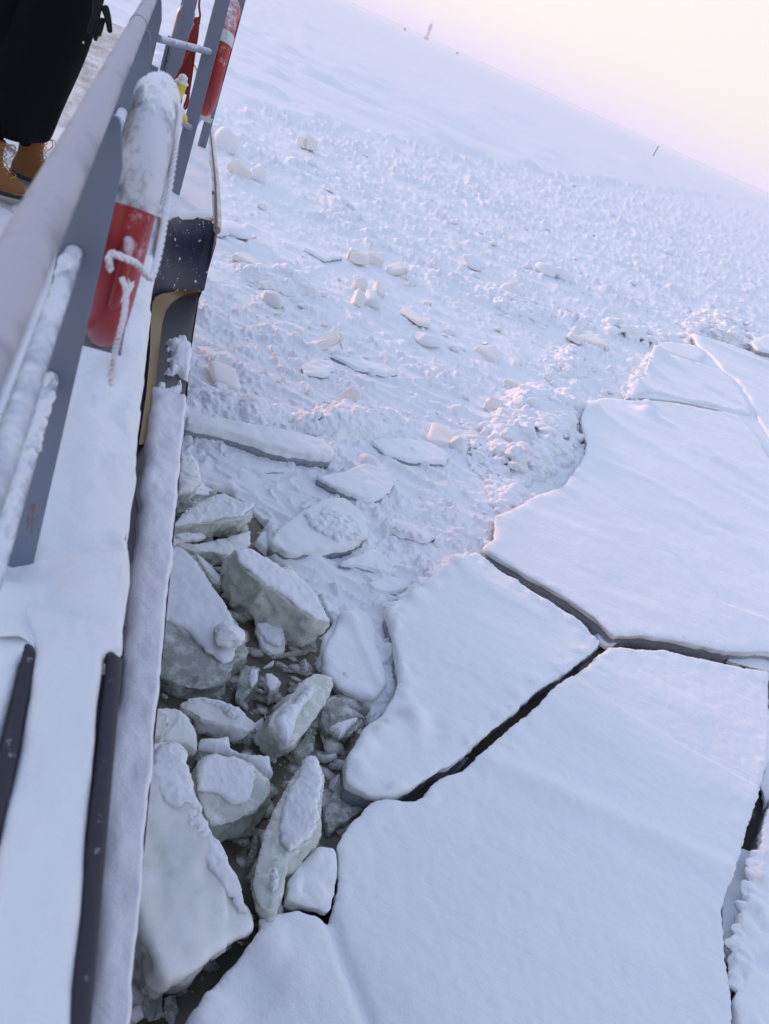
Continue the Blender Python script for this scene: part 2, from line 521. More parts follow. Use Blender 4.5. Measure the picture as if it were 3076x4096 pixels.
# ------------------------------------------------------------------ generic slab of ice / snow
def plate(name, poly, mat, org, ex, ey, top=None, thick=.3, rim=.05, sp=None, amp=.03, taper=0.0, side_amp=.03, seed=0,
          parent=None, ds=None, rings=6, dome=0.0, nz=.012, nzs=6.0, inset=0.0, fac=0.0, grit=0.0):
    """poly: 2-D outline in the plane (org, ex, ey). Closed body: domed / rimmed top, rough sides, bottom."""
    org, ex, ey = map(lambda v: np.array(v, float), (org, ex, ey))
    n = np.cross(ex, ey)
    poly = np.array(poly, float)
    if area(poly) < 0: poly = poly[::-1]
    size = math.sqrt(abs(area(poly)))
    sp = sp or size / 26
    ds = ds or sp * .8
    B = roughen(poly, ds, amp, seed)
    if inset:
        tt = np.roll(B, -1, 0) - np.roll(B, 1, 0)
        tt /= np.linalg.norm(tt, axis=1)[:, None] + 1e-9
        B = B + np.stack([-tt[:, 1], tt[:, 0]], 1) * inset
    nb = len(B)
    lo, hi = B.min(0), B.max(0)
    gx, gy = np.meshgrid(np.arange(lo[0], hi[0], sp), np.arange(lo[1], hi[1], sp))
    G = np.stack([gx.ravel(), gy.ravel()], 1)
    G[:, 0] += (np.arange(len(gx.ravel())) // gx.shape[1] % 2) * sp * .5
    G += rng.uniform(-.18, .18, G.shape) * sp
    G = G[inside(G, B)]
    if len(G): G = G[pdist(G, B) > max(rim * 1.05, sp * .6)]
    pts = [B]
    T = np.roll(B, -1, 0) - np.roll(B, 1, 0)
    T /= np.linalg.norm(T, axis=1)[:, None] + 1e-9
    Nn = np.stack([-T[:, 1], T[:, 0]], 1)
    for k, fr in enumerate((.12, .35, .75)):
        Q = B + Nn * rim * fr
        ok = inside(Q, B)
        dq = pdist(Q, B)
        ok &= dq > rim * fr * .8
        Q = Q[ok]
        if k and len(Q): Q = Q[::(1 if rim > sp else 2)]
        pts.append(Q)
    pts.append(G)
    P = np.concatenate(pts)
    res = delaunay_2d_cdt([Vector(v) for v in P], [(i, (i + 1) % nb) for i in range(nb)], [], 1, 1e-5, True)
    V2 = np.array([tuple(v) for v in res[0]])
    orig = res[3]
    F = [tuple(f) for f in res[2]]
    cen = np.array([V2[list(f)].mean(0) for f in F])
    keep = inside(cen, B)
    F = [f for f, k in zip(F, keep) if k]
    # ring order of boundary vertices in the result
    back = {}
    for i, o in enumerate(orig):
        for j in o: back[j] = i
    ring = [back[i] for i in range(nb)]
    d = pdist(V2, B)
    W2 = V2 @ np.stack([ex, ey])                      # world-ish offsets
    wp = org + W2
    x = np.clip(d / rim, 0, 1)
    h = -rim * .9 * (1 - np.sqrt(np.clip(1 - (1 - x) ** 2, 0, 1)))
    h += nz * fbm(V2[:, 0] * nzs, V2[:, 1] * nzs, seed + 3, 4) * sstep(0, rim * 1.5, d)
    if fac: h += fac * (facet(V2[:, 0] / .34, V2[:, 1] / .34, seed + 60) + .4 * facet(V2[:, 0] / .13, V2[:, 1] / .13, seed + 61))
    if grit: h += grit * np.random.default_rng(seed).normal(size=len(h)) * sstep(0, rim, d)
    if dome: h += dome * (1 - np.exp(-d / (size * .22)))
    if top is not None: h += top(wp, d)
    Vt = wp + n * h[:, None]
    nt_ = len(Vt)
    Vs, dep = [Vt], [np.zeros(nt_)]
    cb = B.mean(0)
    prev = ring
    faces = list(F)
    h0 = h[ring]
    for k in range(1, rings + 1):
        fz = k / rings
        z = h0 * (1 - fz) - thick * fz
        nn = noise3(B[:, 0] * 5, B[:, 1] * 5, np.full(nb, fz * thick * 5 + seed), seed + 11)
        nn = nn + .55 * noise3(B[:, 0] * 14, B[:, 1] * 14, np.full(nb, fz * thick * 14 + seed), seed + 12)
        if fac: nn = nn + 1.3 * facet((B[:, 0] + B[:, 1] * .7) / .3, (fz * thick + B[:, 1] * .2) / .3 + seed, seed + 62) + .5 * facet((B[:, 0] - B[:, 1] * .7) / .11, fz * thick / .11 + seed, seed + 63)
        off = -Nn * (side_amp * nn * (.3 + .7 * fz) - taper * fz)[:, None]
        base = org + (B + off) @ np.stack([ex, ey]) + n * z[:, None]
        s0 = nt_ + (k - 1) * nb
        cur = list(range(s0, s0 + nb))
        for i in range(nb):
            j = (i + 1) % nb
            faces.append((prev[j], prev[i], cur[i], cur[j]))
        prev = cur
        Vs.append(base)
        dep.append(np.full(nb, fz))
    s0 = nt_ + rings * nb
    Vs.append((org + cb @ np.stack([ex, ey]) - n * thick)[None])
    dep.append(np.ones(1))
    for i in range(nb): faces.append((prev[(i + 1) % nb], prev[i], s0))
    o = mk(name, np.concatenate(Vs), faces, mat, parent, True, {'depth': np.concatenate(dep)})
    return o

def plane_frame(cx, cy, z, gx=0, gy=0):
    """frame of the plane z + gx*(X-cx) + gy*(Y-cy)"""
    n = np.array([-gx, -gy, 1.0])
    n /= np.linalg.norm(n)
    ex = np.array([1.0, 0.0, gx])
    ex /= np.linalg.norm(ex)
    ey = np.cross(n, ex)
    return np.array([cx, cy, z]), ex, ey, n
def on_plane(x, y, fr):
    org, ex, ey, n = fr
    v = ray(x, y)
    c = np.array([0, 0, CAMZ])
    P = c + v * (((org - c) @ n) / (v @ n)) - org
    return (P @ ex, P @ ey)

# ================================================================== SETTING: the frozen sea
def pxl(pts, z): return [tuple(at(x, y, z)[:2]) for x, y in pts]
HOLE = [(180, 1010), (385, 1012), (430, 1040), (500, 1062), (555, 1108), (572, 1130), (557, 1170), (600, 1212), (690, 1290), (716, 1335),
        (702, 1372), (688, 1425), (720, 1475), (765, 1503), (800, 1525), (800, 1560), (870, 1520), (880, 1430), (868, 1370), (850, 1310),
        (935, 1262), (1003, 1215), (1045, 1198), (1085, 1180), (1084, 1118), (1165, 1078), (1225, 1064), (1272, 995), (1284, 960), (1268, 905),
        (1278, 882), (1372, 868), (1402, 800), (1430, 775), (1490, 800), (1540, 760), (1600, 775), (1661, 800), (1735, 840), (1735, 1200), (1745, 1500), (1745, 2600), (-500, 2600)]
HOLEW = pxl(HOLE, .06)
FAR = [(0, 90), (200, 150), (455, 225), (560, 236), (700, 262), (850, 292), (1000, 332), (1150, 362), (1300, 388), (1450, 409), (1661, 441), (1800, 468)]
fa = [at(x, y, .1) for x, y in FAR]
far_az = np.array([math.atan2(q_[0], q_[1]) for q_ in fa])
far_k = np.array([1 / math.hypot(q_[0], q_[1]) for q_ in fa])
order = np.argsort(far_az)
far_az, far_k = far_az[order], far_k[order]

def rubble_height(X, Y, r, dense):
    """height of the refrozen brash: plates, lumps, pebbles"""
    ca, sa = math.cos(.55), math.sin(.55)
    U, V = X * ca + Y * sa, -X * sa + Y * ca
    def plates(dx, dy, k):
        a = k[2] * 6.28
        u, v = dx * np.cos(a) + dy * np.sin(a), -dx * np.sin(a) + dy * np.cos(a)
        ins = np.maximum(np.abs(u) * (1.0 + k[3]), np.abs(v) * (1.6 + 2 * k[5])) + .25 * np.abs(u + v)
        hh = (.025 + .09 * k[4] * k[4]) * (1 + 1.5 * u * (k[3] - .3) * 2)
        return np.where((k[4] > .45) & (ins < .48), np.maximum(hh, 0), 0) * sstep(.49, .44, ins)
    def lumps(pr, rad, flat):
        def f(dx, dy, k):
            rr = rad * (.45 + .55 * k[3])
            st = 1 + .9 * k[5]
            a = k[2] * 6.28
            u, v = dx * np.cos(a) + dy * np.sin(a), (-dx * np.sin(a) + dy * np.cos(a)) * st
            d2 = (u * u + v * v) / (rr * rr)
            return np.where(k[4] < pr, rr * flat * np.sqrt(np.clip(1 - d2, 0, 1)), 0)
        return f
    wx, wy = X + .07 * fbm(X * 4, Y * 4, 61, 2), Y + .07 * fbm(X * 4 + 9, Y * 4, 62, 2)
    patch = sstep(-.2, .3, fbm(X / 4.2, Y / 2.0, 5, 3) + .12 * dense)
    patch2 = sstep(-.22, .28, fbm(X / 1.9 + 5, Y / .9, 6, 3) + .25 * dense)
    flat = 1.0 - .3 * dense
    h = .03 * fbm(X / 3, Y / 3, 1, 3)
    h += vor(U / 1.7, V / 1.7, 21, plates) * (.45 + .55 * patch)
    h += vor(wx / .9 + .4 * wy, wy / .9, 22, plates) * .8 * (.3 + .7 * patch)
    h += vor(wx / .5, wy / .5 - .3 * wx, 27, plates) * .55 * (.2 + .8 * patch2)
    h += vor(wx / .75, wy / .75, 23, lumps(.20, .34, .55)) * .75 * patch * flat
    h += vor(wx / .36, wy / .36, 24, lumps(.28, .38, .55)) * .36 * patch2 * flat
    h += vor(wx / .17, wy / .17, 25, lumps(.6, .46, .75)) * .17 * (.12 + .88 * patch2) * flat
    h += vor(wx / .10 + 3, wy / .10, 26, lumps(.5, .45, .75)) * .10 * (.1 + .9 * patch2) * flat
    h += dense * vor(wx / .6, wy / .6, 28, lumps(.40, .38, .5)) * .6 * patch2
    rg = 1 - np.abs(fbm(X / 2.4 + 3, Y / .9, 29, 3)) * 1.6
    h += .085 * np.clip((rg - .72) / .28, 0, 1) ** 1.5 * (.4 + .6 * patch)
    rg = 1 - np.abs(fbm(X / .9 + 8, Y / .45, 30, 3)) * 1.6
    h += .035 * np.clip((rg - .7) / .3, 0, 1) ** 1.5
    h += .010 * fbm(X * 7, Y * 7, 9, 3)
    return h
def sea():
    rs = [1.6]
    while rs[-1] < 9000:
        r = rs[-1]
        rs.append(r + max(.018, r * r * 1.15 / (850 * 5.6)) if r < 3500 else r * 1.25)
    rs = np.array(rs)
    az = np.concatenate([np.arange(-110, -37, 1.5), np.arange(-37, 36, .085), np.arange(36, 111, 1.5)])
    AZ, RR = np.meshgrid(np.radians(az), rs, indexing='ij')
    X, Y = RR * np.sin(AZ), RR * np.cos(AZ)
    x, y, r = X.ravel(), Y.ravel(), RR.ravel()
    kf = np.interp(AZ.ravel(), far_az, far_k)
    kf = kf * (1 + .05 * fbm(x / 3, y / 3, 44, 3))
    ch = sstep(.985, 1.03, (1 / r) / kf)              # 1 in the broken channel, 0 on the level snow field
    dense = sstep(16, 45, r)
    hr = rubble_height(x, y, r, dense) * (1.05 + .75 * fbm(x / 9, y / 4.5, 45, 3))
    edge = np.exp(-(((1 / r) / kf - 1.03) / .035) ** 2)   # pushed-up margin of the channel
    hr = hr * (1 + .5 * edge) + .04 * edge
    drift = .24 * fbm(x / 14, y / 3.2, 71, 4) + .25 * fbm(x / 40, y / 9, 72, 3)
    rid = np.clip(fbm(x / 9.0, y / 1.6, 73, 3) - .15, 0, 1) * .7
    hs = .16 + 1.0 * (drift + rid) * sstep(0, 1, r / 30) * np.clip(60 / r, .0, 1) ** .35
    z = .05 + hr * ch + np.maximum(hs, .06 + .05 * hs) * (1 - ch)
    z = np.maximum(z, .035)
    m = (r < 60)
    P = np.stack([x[m], y[m]], 1)
    ins = inside(P, HOLEW)
    dd = pdist(P, HOLEW)
    sgn = np.where(ins, -dd, dd) + .05 * fbm(P[:, 0] * 4, P[:, 1] * 4, 81, 4)
    zz = z[m]
    k = sstep(-.10, .02, sgn)
    zz = zz * k + (-.45) * (1 - k)
    z[m] = zz
    o = mk('frozen_sea', np.stack([x, y, z], 1), grid_faces(len(az), len(rs))[:, ::-1], MATS['rubble_snow'])
    tag(o, kind='structure')
sea()
az_ = np.radians(np.arange(-60, 61, .25))
hh_ = 3.2 + 1.6 * fbm(az_ * 14, az_ * 0, 88, 4)
V_ = np.concatenate([np.stack([3200 * np.sin(az_), 3200 * np.cos(az_), -1 + 0 * az_], 1), np.stack([3210 * np.sin(az_), 3210 * np.cos(az_), hh_], 1), np.stack([3300 * np.sin(az_), 3300 * np.cos(az_), -1 + 0 * az_], 1)])
m__ = len(az_)
m, t, p = material('far_wood')
q = NT(t)
q.link(q.mix(q.noise(.02, 4), (.16, .18, .22), (.45, .46, .5)), p.inputs['Base Color'])
tag(mk('far_shore', V_, [(i + k * m__, i + k * m__ + 1, i + (k + 1) * m__ + 1, i + (k + 1) * m__) for k in (0, 1) for i in range(m__ - 1)], m), kind='structure')
n_ = 40
wv = [(60 * math.sin(i / n_ * 6.2832), 60 * math.cos(i / n_ * 6.2832), 0) for i in range(n_)]
tag(mk('water', wv, [tuple(range(n_))[::-1]], MATS['water'], smooth=False), kind='structure')

# ================================================================== FLOES
def line_feature(pts, wid, hgt, z=.3, step=False):
    l = np.array(pxl(pts, z))
    def f(wp):
        d = pdist(wp[:, :2], l, False)
        if not step: return hgt * np.exp(-(d / wid) ** 2)
        a, b = l[0], l[-1]
        side = np.sign((b[0] - a[0]) * (wp[:, 1] - a[1]) - (b[1] - a[1]) * (wp[:, 0] - a[0]))
        # signed by nearest segment
        best = np.full(len(wp), 1e9)
        for i in range(len(l) - 1):
            di = pdist(wp[:, :2], l[i:i + 2], False)
            sg = np.sign((l[i + 1][0] - l[i][0]) * (wp[:, 1] - l[i][1]) - (l[i + 1][1] - l[i][1]) * (wp[:, 0] - l[i][0]))
            mm = di < best
            best[mm] = di[mm]
            side[mm] = sg[mm]
        return hgt * sstep(-wid, wid * .15, side * d) * np.exp(-(d / (wid * 14)) ** 2)
    return f
def bump_feature(x, y, rad, hgt, z=.3):
    c = at(x, y, z)[:2]
    return lambda wp: hgt * np.exp(-(((wp[:, :2] - c) ** 2).sum(1) / rad ** 2) ** 1.6)
def floe(label, pts, feats=(), z=.31, seed=0, sp=None, snow=.10, rimbump=.03, amp=.026, group=None, rim=.026, tilt=(0, 0)):
    c = np.mean([at(x, y, z) for x, y in pts], 0)
    fr = plane_frame(c[0], c[1], z, *tilt)
    poly = np.array([on_plane(x, y, fr) for x, y in pts])
    rad = math.hypot(c[0], c[1])
    sp = sp or max(.022, rad * .0052)
    def top(wp, d):
        h = .035 * fbm(wp[:, 0] / 2.6, wp[:, 1] / 1.1, seed + 40, 3) + .018 * np.clip(fbm(wp[:, 0] / 2.2, wp[:, 1] / .55, seed + 41, 2) - .1, 0, 1) * min(rad / 8, 2.5)
        lump = vor(wp[:, 0] / .22, wp[:, 1] / .22, seed + 42, lambda dx, dy, k: .5 * np.sqrt(np.clip(1 - (dx * dx + dy * dy) / (.12 + .3 * k[3]), 0, 1)) * (k[4] < .6))
        h = h + rimbump * lump * np.exp(-((d - .05) / .16) ** 2) * sstep(0, .05, d)
        for f in feats: h = h + f(wp)
        return h
    body = plate('ice_floe', poly * 1.0, MATS['floe_ice'], fr[0] - fr[3] * snow, fr[1], fr[2], thick=.45, rim=.03, sp=max(sp * 3, .12), ds=max(.05, sp), amp=amp, seed=seed,
                 side_amp=.03, taper=.01, inset=.035)
    cov = plate('snow_cover', poly, MATS['floe_snow'], fr[0], fr[1], fr[2], top=top, thick=snow - .004, rim=rim, sp=sp, ds=max(.02, sp * .8), amp=amp, seed=seed,
                side_amp=.02, taper=.012, rings=4, parent=body, nz=.006, grit=.0022)
    tag(body, label, 'ice floe', group)
    return body

q8 = lambda l: [z8(*a) for a in l]
F1 = q8([(45, 1290), (80, 1230), (130, 1170), (180, 1122), (260, 1110), (290, 1118), (320, 1124), (362, 1112), (400, 1072), (440, 1037), (490, 1017), (520, 1007), (560, 967), (600, 927), (640, 892), (690, 852), (740, 822),
         (780, 782), (840, 722), (880, 692), (915, 667), (960, 637), (1020, 582), (1062, 552), (1100, 551), (1140, 556), (1200, 558), (1280, 562), (1370, 582), (1450, 597), (1520, 611), (1580, 626), (1661, 642)]) + [
      (1664, 1560), (1661, 1640), (1645, 1690), (1622, 1760), (1603, 1830), (1580, 1900),
      (1563, 1960), (1566, 2060), (1580, 2150), (1583, 2230), (1590, 2420), (900, 2480), (330, 2400), (395, 2212), (440, 2150), (500, 2090), (562, 2010), (556, 1985), (640, 1962),
      (690, 1972), (716, 1984), (728, 1935), (738, 1860)]
floe('largest smooth snow covered floe filling the bottom of the view', F1,
     [line_feature([(1060, 1650), (1180, 1700), (1350, 1780), (1480, 1840), (1600, 1900)], .16, .06),
      line_feature([(1640, 1708), (1480, 1620), (1350, 1545), (1238, 1470)], .05, .04, step=True),
      line_feature([(716, 1984), (735, 2050), (765, 2130), (800, 2215), (830, 2400)], .05, -.05),
      line_feature([(716, 1984), (735, 2050), (765, 2130), (800, 2215), (830, 2400)], .25, -.02),
      bump_feature(520, 2120, .25, -.05), bump_feature(450, 2190, .18, .05), bump_feature(570, 2040, .14, .05)], seed=1, amp=.03)
F2 = [(835, 1312), (875, 1285), (930, 1245), (975, 1208), (1030, 1190), (1080, 1233), (1106, 1249), (1150, 1278), (1199, 1308), (1257, 1346), (1278, 1370)] + q8([(1033, 533), (1000, 568), (950, 608),
      (900, 648), (850, 678), (800, 703), (760, 743), (710, 793), (650, 843), (600, 878), (560, 913), (540, 943), (470, 988), (400, 1028), (330, 1078), (250, 1104), (160, 1104)]) + [
      (748, 1692), (745, 1660), (750, 1638), (785, 1575), (830, 1540), (860, 1480), (862, 1420), (848, 1365)]
floe('three cornered snow covered floe between the brash field and the dark crack', F2,
     [bump_feature(895, 1555, .16, .10), bump_feature(935, 1580, .16, -.07), line_feature([(760, 1640), (800, 1590), (870, 1570), (960, 1590)], .10, .05),
      line_feature([(960, 1215), (1050, 1260), (1160, 1330)], .2, .03), bump_feature(985, 1215, .22, .09), bump_feature(900, 1285, .16, .05)], seed=2, rimbump=.075)
F3 = [(1071, 1112), (1110, 1096), (1160, 1068), (1213, 1056), (1238, 1022), (1262, 988), (1272, 958), (1256, 905), (1266, 870), (1310, 858), (1360, 862), (1440, 868),
      (1530, 884), (1600, 897), (1640, 950), (1661, 985), (1720, 1060), (1800, 1250), (1760, 1440)] + q8([(1661, 568), (1580, 571), (1500, 564), (1400, 541), (1300, 516), (1190, 501), (1078, 500)]) + [(1319, 1362), (1290, 1333), (1215, 1281),
      (1134, 1235), (1066, 1194), (1046, 1176), (1072, 1160)]
floe('broad wind drifted snow floe beyond the forked crack, small cornice on its near edge', F3,
     [line_feature([(1661, 1348), (1560, 1310), (1460, 1215), (1360, 1115), (1300, 1075), (1245, 1040)], .08, .07, step=True),
      line_feature([(1390, 895), (1450, 925), (1540, 990), (1661, 1060)], .25, .10), line_feature([(1300, 900), (1400, 960), (1540, 1040), (1661, 1110)], .3, .06),
      bump_feature(1398, 893, .25, .16), bump_feature(1400, 872, .15, .1), line_feature([(1280, 985), (1400, 1040), (1560, 1130)], .2, .04), bump_feature(1275, 885, .25, .14)], seed=3, sp=.075)
F4 = [z3(245, 1222), z3(300, 1100), z3(430, 990), z3(470, 850), z3(500, 745), z3(600, 790), z3(760, 815), z3(950, 862), z3(1200, 945), z3(1330, 1055), z3(1400, 1160), z3(1490, 1350),
      z3(1470, 1375), z3(1200, 1305), z3(800, 1215), z3(500, 1140)]
floe('flat far floe with a hairline diagonal crack and a lumpy left edge', F4,
     [line_feature([z3(700, 860), z3(870, 990), z3(1000, 1080), z3(1200, 1180), z3(1490, 1350)], .09, .07, step=True), bump_feature(*z3(520, 770), .5, .25), bump_feature(*z3(470, 930), .4, .2),
      bump_feature(*z3(330, 1080), .4, .15), bump_feature(*z3(540, 970), .3, -.15)], seed=4, sp=.13, rimbump=.12, amp=.06)
F5 = [z3(905, 570), z3(1100, 622), z3(1400, 722), z3(1661, 805), z3(1950, 900), z3(2200, 1500), z3(1720, 1640), z3(1560, 1420), z3(1450, 1180), z3(1350, 1030), z3(1215, 935), z3(1130, 840), z3(1055, 750), z3(965, 680)]
floe('farthest long flat floe along the rubble ridge at the right edge', F5, [line_feature([z3(1000, 640), z3(1300, 770), z3(1661, 900)], .4, .1)], seed=5, sp=.16, amp=.06)
floe('narrow flat slab of ice tucked behind the lumpy far floe edge', [z3(560, 660), z3(720, 655), z3(940, 690), z3(1045, 755), z3(985, 850), z3(840, 820), z3(700, 760)], seed=6, sp=.15, z=.34)
floe('tilted snowy floe corner poking in at the right edge', [z3(1480, 660), z3(1590, 600), z3(1720, 590), z3(1800, 680), z3(1700, 760), z3(1560, 730)], seed=7, sp=.15, z=.55)
F7 = [(1672, 1700), (1655, 1760), (1640, 1835), (1628, 1900), (1600, 1990), (1606, 2040), (1605, 2100), (1588, 2160), (1600, 2212), (1610, 2400), (1900, 2400), (1900, 1700)]
floe('snow floe along the bottom right edge with a crumbled blocky rim', F7, [bump_feature(1635, 1900, .08, .05), bump_feature(1628, 1960, .1, .06), bump_feature(1618, 2010, .09, .04), bump_feature(1650, 2080, .1, -.08), bump_feature(1640, 2000, .05, -.06)],
     seed=8, rimbump=.12, amp=.05)
F8 = [(640, 1872), (690, 1828), (722, 1834), (729, 1870), (722, 1940), (712, 1972), (690, 1962), (645, 1952), (616, 1948), (622, 1915)]
floe('small snowy floe wedged between the greenish blocks and the largest floe', F8, [bump_feature(628, 1930, .07, .04)], seed=9, rimbump=.08, z=.28)
F9 = [(734, 1318), (765, 1308), (800, 1330), (815, 1365), (812, 1390), (830, 1430), (842, 1475), (815, 1505), (780, 1500), (735, 1478), (700, 1440), (698, 1405), (722, 1360)]
floe('low rounded snow pan lying in front of the three cornered floe', F9, [bump_feature(758, 1322, .1, .08), line_feature([(765, 1310), (800, 1390), (830, 1460)], .06, .03)], seed=10, z=.17, snow=.12, rimbump=.03, rim=.05)

# thin new ice lying low in the cracks
def seam():
    pts = [z3(270, 1190), z3(500, 800), z3(930, 700), z3(1250, 760), z3(1661, 880), z3(1850, 1300), z3(1950, 2100), z3(1520, 1620), z3(1200, 1330), z3(800, 1240)]
    c = np.mean([at(x, y, .266) for x, y in pts], 0)
    fr = plane_frame(c[0], c[1], .266)
    o = plate('snow_seam', [on_plane(x, y, fr) for x, y in pts], MATS['floe_snow'], *fr[:3], thick=.3, rim=.02, amp=.02, seed=39, nz=.01, sp=.25)
    tag(o, 'snow filled seam joining the flat far floes at the right', 'snow')
seam()
def thin(label, pts, z, seed, mat='snow', th=.06):
    c = np.mean([at(x, y, z) for x, y in pts], 0)
    fr = plane_frame(c[0], c[1], z)
    o = plate('thin_ice', [on_plane(x, y, fr) for x, y in pts], MATS[mat], *fr[:3], thick=th, rim=.012, amp=.02, seed=seed, nz=.004)
    return tag(o, label, 'ice sheet')
thin('grey sheet of thin ice low in the crack at the bottom right', [(1560, 1940), (1600, 1830), (1622, 1840), (1640, 1900), (1632, 1960), (1600, 2060), (1565, 2080)], .13, 31)
thin('upper grey sheet of thin ice in the crack at the right edge', [(1640, 1690), (1661, 1640), (1690, 1640), (1680, 1740), (1660, 1745)], .12, 32)
thin('pale wedge of thin ice where the crack forks', [(1285, 1350), (1300, 1345), (1322, 1372), (1345, 1385), (1310, 1395), (1296, 1384)], .12, 33)
thin('pale sheet of thin ice at the right end of the crack', [(1570, 1425), (1610, 1408), (1680, 1418), (1680, 1450), (1620, 1440)], .14, 34)
thin('small grey plate of thin ice on the upper reach of the long crack', [(1225, 1435), (1262, 1412), (1290, 1390), (1300, 1395), (1262, 1430), (1232, 1448)], .05, 35, 'dark_ice')
thin('broken plate of ice half way along the long crack', [(1180, 1492), (1205, 1470), (1225, 1458), (1228, 1468), (1200, 1490)], .04, 36, 'dark_ice')
thin('grey plate of ice low in the near end of the long crack', [(935, 1690), (985, 1645), (1012, 1635), (1000, 1655), (950, 1694)], .04, 37, 'dark_ice')

# ================================================================== UPTURNED BLOCKS BESIDE THE HULL
def block(label, outline, z, tilt, thick, mat='green_ice', snow=None, seed=0, taper=.03, amp=.03, caph=.02, capmat='snow', side_amp=.05, rim=.006, name='ice_block', sp=None, extra=None, dome=0):
    c = np.mean([at(x, y, z) for x, y in outline], 0)
    fr = plane_frame(c[0], c[1], z, *tilt)
    poly = np.array([on_plane(x, y, fr) for x, y in outline])
    o = plate(name, poly, MATS[mat], *fr[:3], thick=thick, rim=rim, amp=amp, taper=taper, side_amp=side_amp, seed=seed, nz=.016, nzs=5, sp=sp, rings=14, fac=.028 if name == 'ice_block' and mat != 'snow' else 0, dome=dome)
    for i, s_ in enumerate(snow or []):
        sp_ = np.array([on_plane(x, y, fr) for x, y in s_])
        plate('snow_cap', sp_, MATS[capmat], fr[0] + fr[3] * (caph + dome * .6), fr[1], fr[2], thick=caph + .05, rim=caph, amp=amp * 1.5, seed=seed + 50 + i, parent=o, dome=caph * .5, nz=.016, nzs=7, taper=.01, side_amp=.015, grit=.003)
    return tag(o, label, 'ice block')
q4 = lambda l: [z4(*a) for a in l]
q5 = lambda l: [z5(*a) for a in l]
block('wedge shaped slab of ice with a snowy top, highest up along the hull', q4([(262, 430), (300, 395), (360, 312), (440, 275), (545, 236), (640, 285), (722, 298), (700, 345), (660, 378), (540, 395), (430, 405), (330, 425)]), .42, (.05, .10), .34,
      snow=[q4([(265, 425), (362, 318), (545, 240), (640, 288), (718, 300), (655, 368), (530, 375), (400, 398)])], seed=101)
block('bare whitish slab under the wedge shaped slab beside the hull', q4([(270, 505), (400, 520), (540, 485), (692, 446), (690, 520), (640, 560), (560, 575), (470, 560), (380, 560), (300, 540)]), .22, (-.12, .15), .26, mat='white_ice', seed=102)
block('thin snowy splinter of ice lying on the whitish slab', q4([(268, 470), (330, 458), (420, 462), (446, 480), (400, 498), (320, 500), (268, 492)]), .42, (0, 0), .05, mat='white_ice', snow=[q4([(275, 472), (330, 462), (420, 466), (436, 480), (390, 490), (310, 492)])], seed=103, caph=.015, amp=.01)
block('thick tilted block with smooth snow top and pale green side, beside the brash edge', q4([(592, 556), (690, 540), (780, 590), (860, 648), (920, 650), (1000, 728), (1080, 830), (1140, 960), (1050, 948), (900, 842), (750, 742), (640, 642)]), .50, (-.10, .10), .46,
      snow=[q4([(612, 560), (690, 546), (780, 596), (860, 655), (918, 658), (1000, 735), (1076, 835), (1130, 950), (1050, 938), (900, 832), (750, 730), (645, 630)])], seed=104, taper=-.02, side_amp=.07)
block('broad plate of ice by the hull, snowy upper half and clear wet lower half', q4([(150, 480), (265, 522), (330, 542), (400, 612), (470, 735), (540, 830), (600, 922), (640, 1010), (690, 1130), (600, 1190), (560, 1290), (440, 1320), (330, 1312), (180, 1240), (120, 1000)]), .24, (.02, .10), .22, mat='clear_ice',
      snow=[q4([(150, 490), (265, 530), (330, 550), (400, 625), (470, 745), (600, 930), (625, 1060), (598, 1180), (550, 1190), (470, 1135), (395, 1065), (335, 1000), (235, 945), (140, 930)])], seed=105, caph=.03)
block('pale almond shaped block with snow along its far side, low beside the hull', q4([(308, 1402), (340, 1380), (430, 1372), (540, 1392), (640, 1432), (720, 1522), (690, 1545), (600, 1530), (500, 1500), (400, 1470), (340, 1440)]), .24, (0, .25), .26, mat='white_ice',
      snow=[q4([(410, 1378), (520, 1392), (625, 1432), (640, 1470), (600, 1480), (540, 1440), (450, 1400)])], seed=107, caph=.025)
block('upright clear block with a narrow cushion of snow on its side', q4([(1060, 1240), (1150, 1262), (1152, 1310), (1110, 1400), (1060, 1480), (1000, 1570), (940, 1640), (890, 1640), (820, 1560), (800, 1500), (850, 1430), (920, 1350), (975, 1290)]), .34, (-.25, .10), .32, mat='green_ice',
      snow=[q4([(985, 1320), (1035, 1312), (1042, 1360), (1000, 1420), (950, 1480), (935, 1590), (895, 1640), (850, 1590), (812, 1500), (862, 1442), (930, 1400)])], seed=108, caph=.06)
block('dark glassy block with a strip of snow, right against the low snow pan', q4([(1100, 1402), (1150, 1370), (1215, 1385), (1290, 1480), (1300, 1520), (1240, 1580), (1180, 1602), (1110, 1550), (1085, 1480)]), .16, (.1, .1), .25, mat='clear_ice',
      snow=[q4([(1130, 1545), (1200, 1510), (1282, 1484), (1292, 1505), (1240, 1545), (1185, 1600), (1165, 1560)])], seed=109, caph=.04)
block('small sunken snow topped cake of ice under the tilted block', q4([(725, 962), (790, 945), (862, 962), (892, 1050), (880, 1130), (830, 1130), (770, 1090), (730, 1020)]), .08, (0, .15), .2, mat='white_ice', snow=[q4([(735, 970), (800, 958), (855, 970), (878, 1040), (850, 1080), (790, 1060), (745, 1015)])], seed=110, caph=.03)
block('jagged grey lump of ice left of the upright clear block', q4([(640, 1215), (700, 1190), (745, 1205), (735, 1280), (690, 1350), (640, 1400), (605, 1370), (625, 1290)]), .16, (.15, .2), .26, mat='clear_ice', snow=[q4([(700, 1225), (738, 1215), (725, 1280), (700, 1320), (690, 1280)])], seed=111, caph=.03)
block('small pale block touching the upright clear block', q4([(775, 1240), (820, 1240), (862, 1280), (840, 1330), (800, 1350), (780, 1300)]), .16, (.1, .1), .2, mat='white_ice', seed=112)
